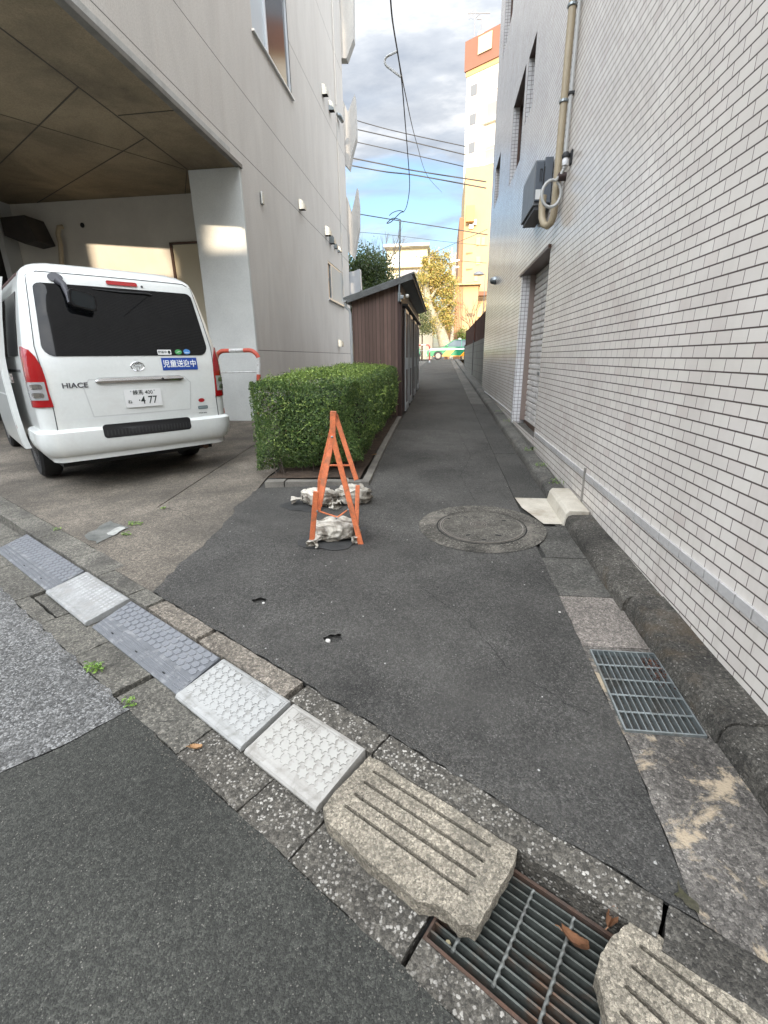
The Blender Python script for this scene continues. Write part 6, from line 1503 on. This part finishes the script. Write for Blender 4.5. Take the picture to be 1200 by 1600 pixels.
def off(poly, e):
    c = sum((Vector(p) for p in poly), Vector((0, 0)))/4; return [tuple(Vector(p)+(Vector(p)-c).normalized()*e) for p in poly]
MB().prism(off(quad, .35), zb+.02, ztop).build('parapet', ob, tw, world=True)
MB().prism(off(quad, .15), zb-.5, zb+.0).build('cornice', house_mat('cornice_tan', (.50, .33, .16)), tw, world=True)
def on_face(s, z, w_, h_, m, name, par=tw, out_=.12):
    p = A_+dirn*s; n_ = -back_; vs = []
    for zz_ in (z, z+h_):
        for ss_ in (s, s+w_): q = A_+dirn*ss_; vs += [(q.x, q.y, zz_), (q.x+n_.x*out_, q.y+n_.y*out_, zz_)]
    return MB().add(vs, [(0, 1, 3, 2), (4, 6, 7, 5), (0, 4, 5, 1), (2, 3, 7, 6), (1, 5, 7, 3), (0, 2, 6, 4)]).build(name, m, par, world=True)
zz = zb-5.5
for i in range(9):
    on_face(3.0, zz, 2.2, 1.5, plain('recess_grey', (.28, .27, .24), .6), 'window', out_=.03); on_face(2.7, zz-.5, 3.2, .45, wt, 'balcony', out_=.5); on_face(6.4, zz, 2.4, 1.5, dk, 'window', out_=.03); zz -= 4.3
for i in range(11): on_face(0, zb-2.9-i*2.9, 14, .10, plain('storey_joint', (.45, .40, .32), .7), 'string_course', out_=.05)
zz = zb-2.6
for i in range(10): on_face(.6, zz, .9, 1.1, plain('small_window', (.16, .17, .18), .3), 'window', out_=.04); zz -= 2.9
MB().prism([tuple(A_+dirn*1.6-back_*.36), tuple(A_+dirn*3.4-back_*.36), tuple(A_+dirn*3.4-back_*.30), tuple(A_+dirn*1.6-back_*.30)], zb+1.0, zb+2.6).build('parapet_panel', house_mat('panel_cream', (.55, .46, .30)), tw, world=True)
# television aerial on the tower
ta = thing('tv_aerial', 'white television aerial with small dish on the tower roof', 'aerial', (a0.x+1, 70, ztop))
m0 = onY(741, 60, 70); m1 = onY(741, 16, 70); ag = plain('aerial_grey', (.22, .23, .25), .5); q = MB().tube([(m0.x, 70, m0.z-.8), (m0.x, 70, m1.z)], .07, 6).build('mast', ag, ta, world=True)
mb = MB()
for (p, r_) in (((731, 21), (766, 21)), ((733, 16), (733, 30)), ((736, 18), (736, 29)), ((739, 16), (739, 30)), ((743, 28), (750, 22)), ((745, 30), (753, 30)), ((752, 30), (752, 52))): pa, pb = onY(*p, 70), onY(*r_, 70); mb.tube([pa, pb], .055, 5)
mb.build('elements', ag, ta, world=True)
dsh = onY(752, 54, 69.5); MB().lathe([(.0, 0), (.3, .02), (.42, .12)], dsh, 18, 'Y').build('dish', wt, ta, world=True, smooth=40)
tb = thing('tan_building', 'sunlit tan building with brown awning in front of the white tower', 'building', (onY(728, 470, 52).x, 52, FZ))
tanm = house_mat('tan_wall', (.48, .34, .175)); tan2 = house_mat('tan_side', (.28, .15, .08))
L_ = onY(728, 262, 52); X0 = L_.x; Zt = L_.z
MB().prism([(X0, 52), (X0+13, 50), (X0+13, 62), (X0, 62)], .5, Zt).build('wall', tanm, tb, world=True)
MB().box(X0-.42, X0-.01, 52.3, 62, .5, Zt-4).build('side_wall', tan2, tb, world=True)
def tb_box(x0, y0, x1, y1, m, name, Y=52, o=.15, th=.1):
    a, b = onY(x0, y0, Y), onY(x1, y1, Y); yf = Y-(a.x-X0)*2/13; return MB().box(a.x, b.x, yf-o-th, yf-o+.08, b.z, a.z).build(name, m, tb, world=True, bevel=.01)
aw = plain('awning_brown', (.20, .08, .03), .6)
tb_box(720, 460, 760, 465, aw, 'awning', o=.9, th=1.0)
tb_box(722, 469, 735, 478, dk, 'window'); tb_box(738, 476, 752, 496, house_mat('tan_panel', (.72, .55, .28)), 'panel')
tb_box(738, 345, 744, 353, wt, 'balcony', o=.3); tb_box(728, 326, 740, 350, house_mat('tan_bay', (.55, .32, .12)), 'bay', o=.5, th=.5); tb_box(733, 352, 739, 358, dk, 'window')
for (y0) in (395, 420, 442, 452): tb_box(728, y0, 765, y0+.8, plain('tan_line', (.30, .17, .07), .7), 'string_course', o=.06, th=.04)
for (x0, y0, x1, y1) in ((744, 372, 750, 384), (744, 402, 750, 414), (752, 372, 757, 384), (741, 430, 746, 440)): tb_box(x0, y0, x1, y1, house_mat('tan_blind', (.70, .50, .22)), 'window', o=.05, th=.05)
lh = thing('slatted_house', 'low house with reddish slatted front between plane tree and tan building', 'house', (onY(706, 500, 50).x, 50, FZ))
a, b = onY(697, 447, 50), onY(745, 520, 49.5)
MB().box(a.x, b.x, 50, 56, .6, a.z).build('wall', tanm, lh, world=True)
mb = MB(); x = a.x
while x < a.x+1.7: mb.box(x, x+.06, 49.86, 49.98, .8, a.z-.1); x += .16
mb.build('slats', plain('slat_red', (.30, .11, .06), .6), lh, world=True)
MB().box(a.x-.2, b.x+.2, 49.5, 56.2, a.z, a.z+.14).build('roof', plain('roof_tan', (.5, .36, .18), .7), lh, world=True)
wb = thing('white_block', 'narrow white building seen between the plane tree and the tan building', 'building', (onY(706, 440, 62).x, 62, FZ))
a, b = onY(704, 398, 62), onY(724, 398, 62)
MB().box(a.x, b.x+1.5, 62, 70, .5, a.z).build('wall', wt, wb, world=True); a2 = onY(712, 392, 62); MB().box(a2.x, b.x+1.5, 63, 69, a.z, a2.z).build('roof_room', wt, wb, world=True)
for (x0, y0) in ((707, 405), (715, 405), (707, 418), (715, 418), (707, 431), (715, 431)): p, q_ = onY(x0, y0, 62), onY(x0+4, y0+6, 62); MB().box(p.x, q_.x, 61.93, 61.99, q_.z, p.z).build('window', plain('window_grey', (.22, .25, .28), .3), wb, world=True)
m_ = onY(707, 384, 62); MB().tube([(m_.x, 63, a.z), (m_.x, 63, m_.z)], .06, 6).build('mast', wt, wb, world=True)
ap = thing('pale_apartments', 'sunlit cream apartment block behind the shed mast with long balconies', 'building', (onY(635, 420, 78).x, 78, FZ))
cm = house_mat('cream_wall', (.72, .64, .46))
a, b = onY(604, 388, 78), onY(668, 392, 78)
MB().box(a.x, b.x, 78, 90, .5, a.z-.1).build('wall', cm, ap, world=True)
MB().box(a.x-.3, b.x+.3, 76.6, 90, a.z-.1, a.z+.25).build('roof', wt, ap, world=True)
for k in range(5):
    z = a.z-1.6-k*2.9
    MB().box(a.x, b.x, 76.9, 77.05, z-1.1, z-.1).build('balcony', wt, ap, world=True); MB().box(a.x, b.x, 76.95, 78, z-1.25, z-1.12).build('floor_slab', cm, ap, world=True)
    for j in range(5):
        x = a.x+.5+j*(b.x-a.x-1)/5; MB().box(x, x+.8, 77.93, 77.99, z-.9, z+1.0).build('window', plain('window_olive', (.14, .14, .12), .3), ap, world=True)
gh = thing('grey_roof_house', 'house with plain grey roof half hidden behind the shed and plane tree', 'house', (onY(650, 440, 60).x, 60, FZ))
a, b = onY(634, 418, 60), onY(664, 440, 60)
MB().box(a.x, b.x+1, 61, 66, .5, b.z).build('wall', cm, gh, world=True)
MB().prism([(60.3, b.z-.1), (63.5, a.z+.3), (66.7, b.z-.1)], a.x-.5, b.x+1.2, lambda p, q_, z: (z, p, q_)).build('roof', plain('roof_grey', (.26, .24, .25), .7), gh, world=True)
up = thing('utility_pole', 'pale concrete utility pole between the plane tree and tan building', 'pole', (onY(706, 530, 45).x, 45, FZ))
MB().tube([(onY(706, 530, 45).x, 45, FZ-.2), onY(708, 460, 45), onY(711, 398, 45)], [.17, .15, .12], 12).build('shaft', surf('pole_concrete', (.50, .46, .38), (.42, .38, .3), 4, .8), up, world=True, smooth=50)
for (x0, y0, x1, y1) in ((703, 408, 718, 407), (704, 418, 717, 417)): MB().bar(onY(x0, y0, 44.9), onY(x1, y1, 44.9), .1, .1).build('crossarm', steel, up, world=True)
MB().lathe([(.2, 0), (.24, .1), (.24, .7), (.2, .8)], onY(706, 432, 44.7), 14).build('transformer', plain('transformer_grey', (.45, .45, .44), .5), up, world=True, smooth=40)
sp_ = thing('dome_lamp', 'grey domed lamp on a thin bracket in front of the tan building', 'lamp', (onY(748, 430, 40).x, 40, FZ))
a = onY(748, 427, 40); MB().lathe([(.42, -.12), (.36, .02), (.2, .12), (.03, .16)], a, 18).build('shade', grey_metal, sp_, world=True, smooth=40); MB().tube([(a.x+.5, 40, FZ), (a.x+.5, 40, a.z-.1), (a.x, 40, a.z+.15)], .035, 6).build('stem', grey_metal, sp_, world=True)
# ---- the houses across the road, behind the viewpoint: they stand between the low sun and the alley
hm = house_mat('house_render', (.46, .42, .36)); hm2 = house_mat('house_render2', (.36, .33, .30)); rfm = plain('roof_tile', (.07, .07, .075), .6)
def back_house(name, label, x0, x1, y0, y1, h, m, nwin):
    t = thing(name, label, 'house', ((x0+x1)/2, y1, 0))
    MB().box(x0, x1, y0, y1, -.1, h).build('wall', m, t, world=True); MB().box(x0-.12, x1+.12, y0-.2, y1+.15, h, h+.12).build('roof', rfm, t, world=True)
    for fl_ in range(int(h//3)):
        for j in range(nwin):
            x = x0+(j+.35)*(x1-x0)/nwin; z = 1+fl_*2.9
            w_ = MB().box(x, x+.9, y1+.005, y1+.05, z, z+1.2).build('window', alu, t, world=True); MB().box(x+.05, x+.85, y1+.052, y1+.06, z+.05, z+1.15).build('pane', glass_dark, w_, world=True)
TE = math.tan(SUN_EL)
hA = 1.12+(36+15)*TE
back_house('tall_house', 'tall plain house across the road facing the alley, behind the viewpoint', -2.44, 14, -26, -15, hA-.12, hm, 5)
back_house('low_house', 'low grey house across the road facing the parking bay', -7.05, -3.33, -20, -12, 3.02+(8.54+12)*TE-.12, hm2, 2)
back_house('sun_gap_block', 'narrow taller block added unseen behind the low grey house to part the sunlight', -5.30, -4.06, -27, -21, 11, hm, 1)  # unseen block, added so the sun falls in two separate patches
back_house('wide_house', 'wide house across the road to the left of the low grey house', -24, -7.05, -22, -12.5, 10.5, hm, 6)
back_house('shade_tower', 'slim tall unseen tower added beside the tall plain house to shade the balconies', -3.32, -2.45, -26.5, -15.02, 20.5, hm, 0)  # unseen tower, added to keep the sun off the balcony fins

# ---- grit swept along the edges, and hairline cracks
gr = MB(); rg_ = random.Random(77)
def pebl(x, y, z, r):
    a = rdir(rg_); k = len(gr.v); vs = [Vector((1, 0, 0)), Vector((-.5, .87, 0)), Vector((-.5, -.87, 0)), Vector((0, 0, 1)), Vector((0, 0, -.3))]
    t = rg_.uniform(0, 6)
    for v in vs: gr.v.append((x+r*(v.x*math.cos(t)-v.y*math.sin(t)), y+r*(v.x*math.sin(t)+v.y*math.cos(t)), z+r*v.z*.8))
    gr.f += [(k, k+1, k+3), (k+1, k+2, k+3), (k+2, k, k+3), (k+1, k, k+4), (k+2, k+1, k+4), (k, k+2, k+4)]
for i in range(900):
    u = rg_.uniform(-4.5, .7); n = KN1+.006+abs(rg_.gauss(0, .022)); x, y, _ = UN(u, n)
    if x > -1.5: pebl(x, y, H(x, y)+.008, rg_.uniform(.0012, .0038))
for i in range(900):
    u = rg_.uniform(-4.5, .4); n = GN-abs(rg_.gauss(0, .02)); x, y, _ = UN(u, n); pebl(x, y, .004, rg_.uniform(.0012, .0036))
for i in range(500):
    y = rg_.uniform(1.2, 9); x = GX-abs(rg_.gauss(0, .025)); pebl(x, y, H(x, y)+.008, rg_.uniform(.0012, .004))
for i in range(500):
    y = rg_.uniform(1.4, 9); x = KX+.01-abs(rg_.gauss(0, .02))
    if not (1.28 < y < 1.74): pebl(x, y, H(x, y)+.004, rg_.uniform(.0015, .004))
for i in range(500):
    q = rg_.choice(drv); pebl(q[0]+rg_.gauss(.03, .03), q[1]+rg_.gauss(0, .12), H(q[0], q[1])+.008, rg_.uniform(.0012, .0035))
gm_ = surf('grit', (.20, .18, .15), (.08, .075, .065), 300, .9); o = gr.build('grit', gm_, None, fix=False)
tag(o, 'fine grit gathered along the kerb and gutter edges', 'grit', kind='stuff')
def crack(pts, zf, w_=.0022, seed=0, m=None):
    r_ = random.Random(seed); P = []
    for a, b in zip(pts, pts[1:]):
        a, b = Vector(a), Vector(b); k = max(2, int((b-a).length/.03)); d = (b-a).normalized(); nn = Vector((-d.y, d.x))
        for i in range(k): P.append(a+(b-a)*i/k+nn*r_.gauss(0, .005))
    P.append(Vector(pts[-1])); mb = MB(); n = len(P)
    for i, p in enumerate(P):
        d = (P[min(i+1, n-1)]-P[max(i-1, 0)]).normalized(); nn = Vector((-d.y, d.x)); w2 = w_*r_.uniform(.3, 1.2)*(1 if 0 < i < n-1 else .1)
        for s in (-1, 1): q = p+nn*w2*s/2; mb.v.append((q.x, q.y, zf(q.x, q.y)))
    for i in range(n-1): mb.f.append((2*i, 2*i+2, 2*i+3, 2*i+1))
    struct('crack', mb, m or dark_hole)
ha = lambda x, y: H(x, y)+.0098
crack([(-.62, 4.5), (-.2, 5.1), (.1, 5.0), (.6, 5.6)], ha, .005, 1); crack([(-.1, 2.2), (.15, 1.9), (.3, 1.55), (.55, 1.35)], ha, .0022, 2)
crack([(-1.45, 2.9), (-1.1, 2.75), (-.95, 2.45)], ha, .0025, 3); crack([(.3, 3.6), (.2, 4.4), (.35, 5.2), (.25, 6.9)], ha, .004, 4)
hd = lambda x, y: H(x, y)+.0022
crack([(-2.4, 4.0), (-3.0, 3.9), (-3.6, 4.2)], hd, .004, 5); crack([(-1.75, 3.0), (-2.1, 3.3), (-2.3, 3.4)], hd, .003, 6)
hg = lambda x, y: .0045
crack([xyU(-2.0, .52), xyU(-1.95, .62), xyU(-1.98, .7)], hg, .002, 7); crack([xyU(-1.5, .51), xyU(-1.42, .6)], hg, .002, 8)
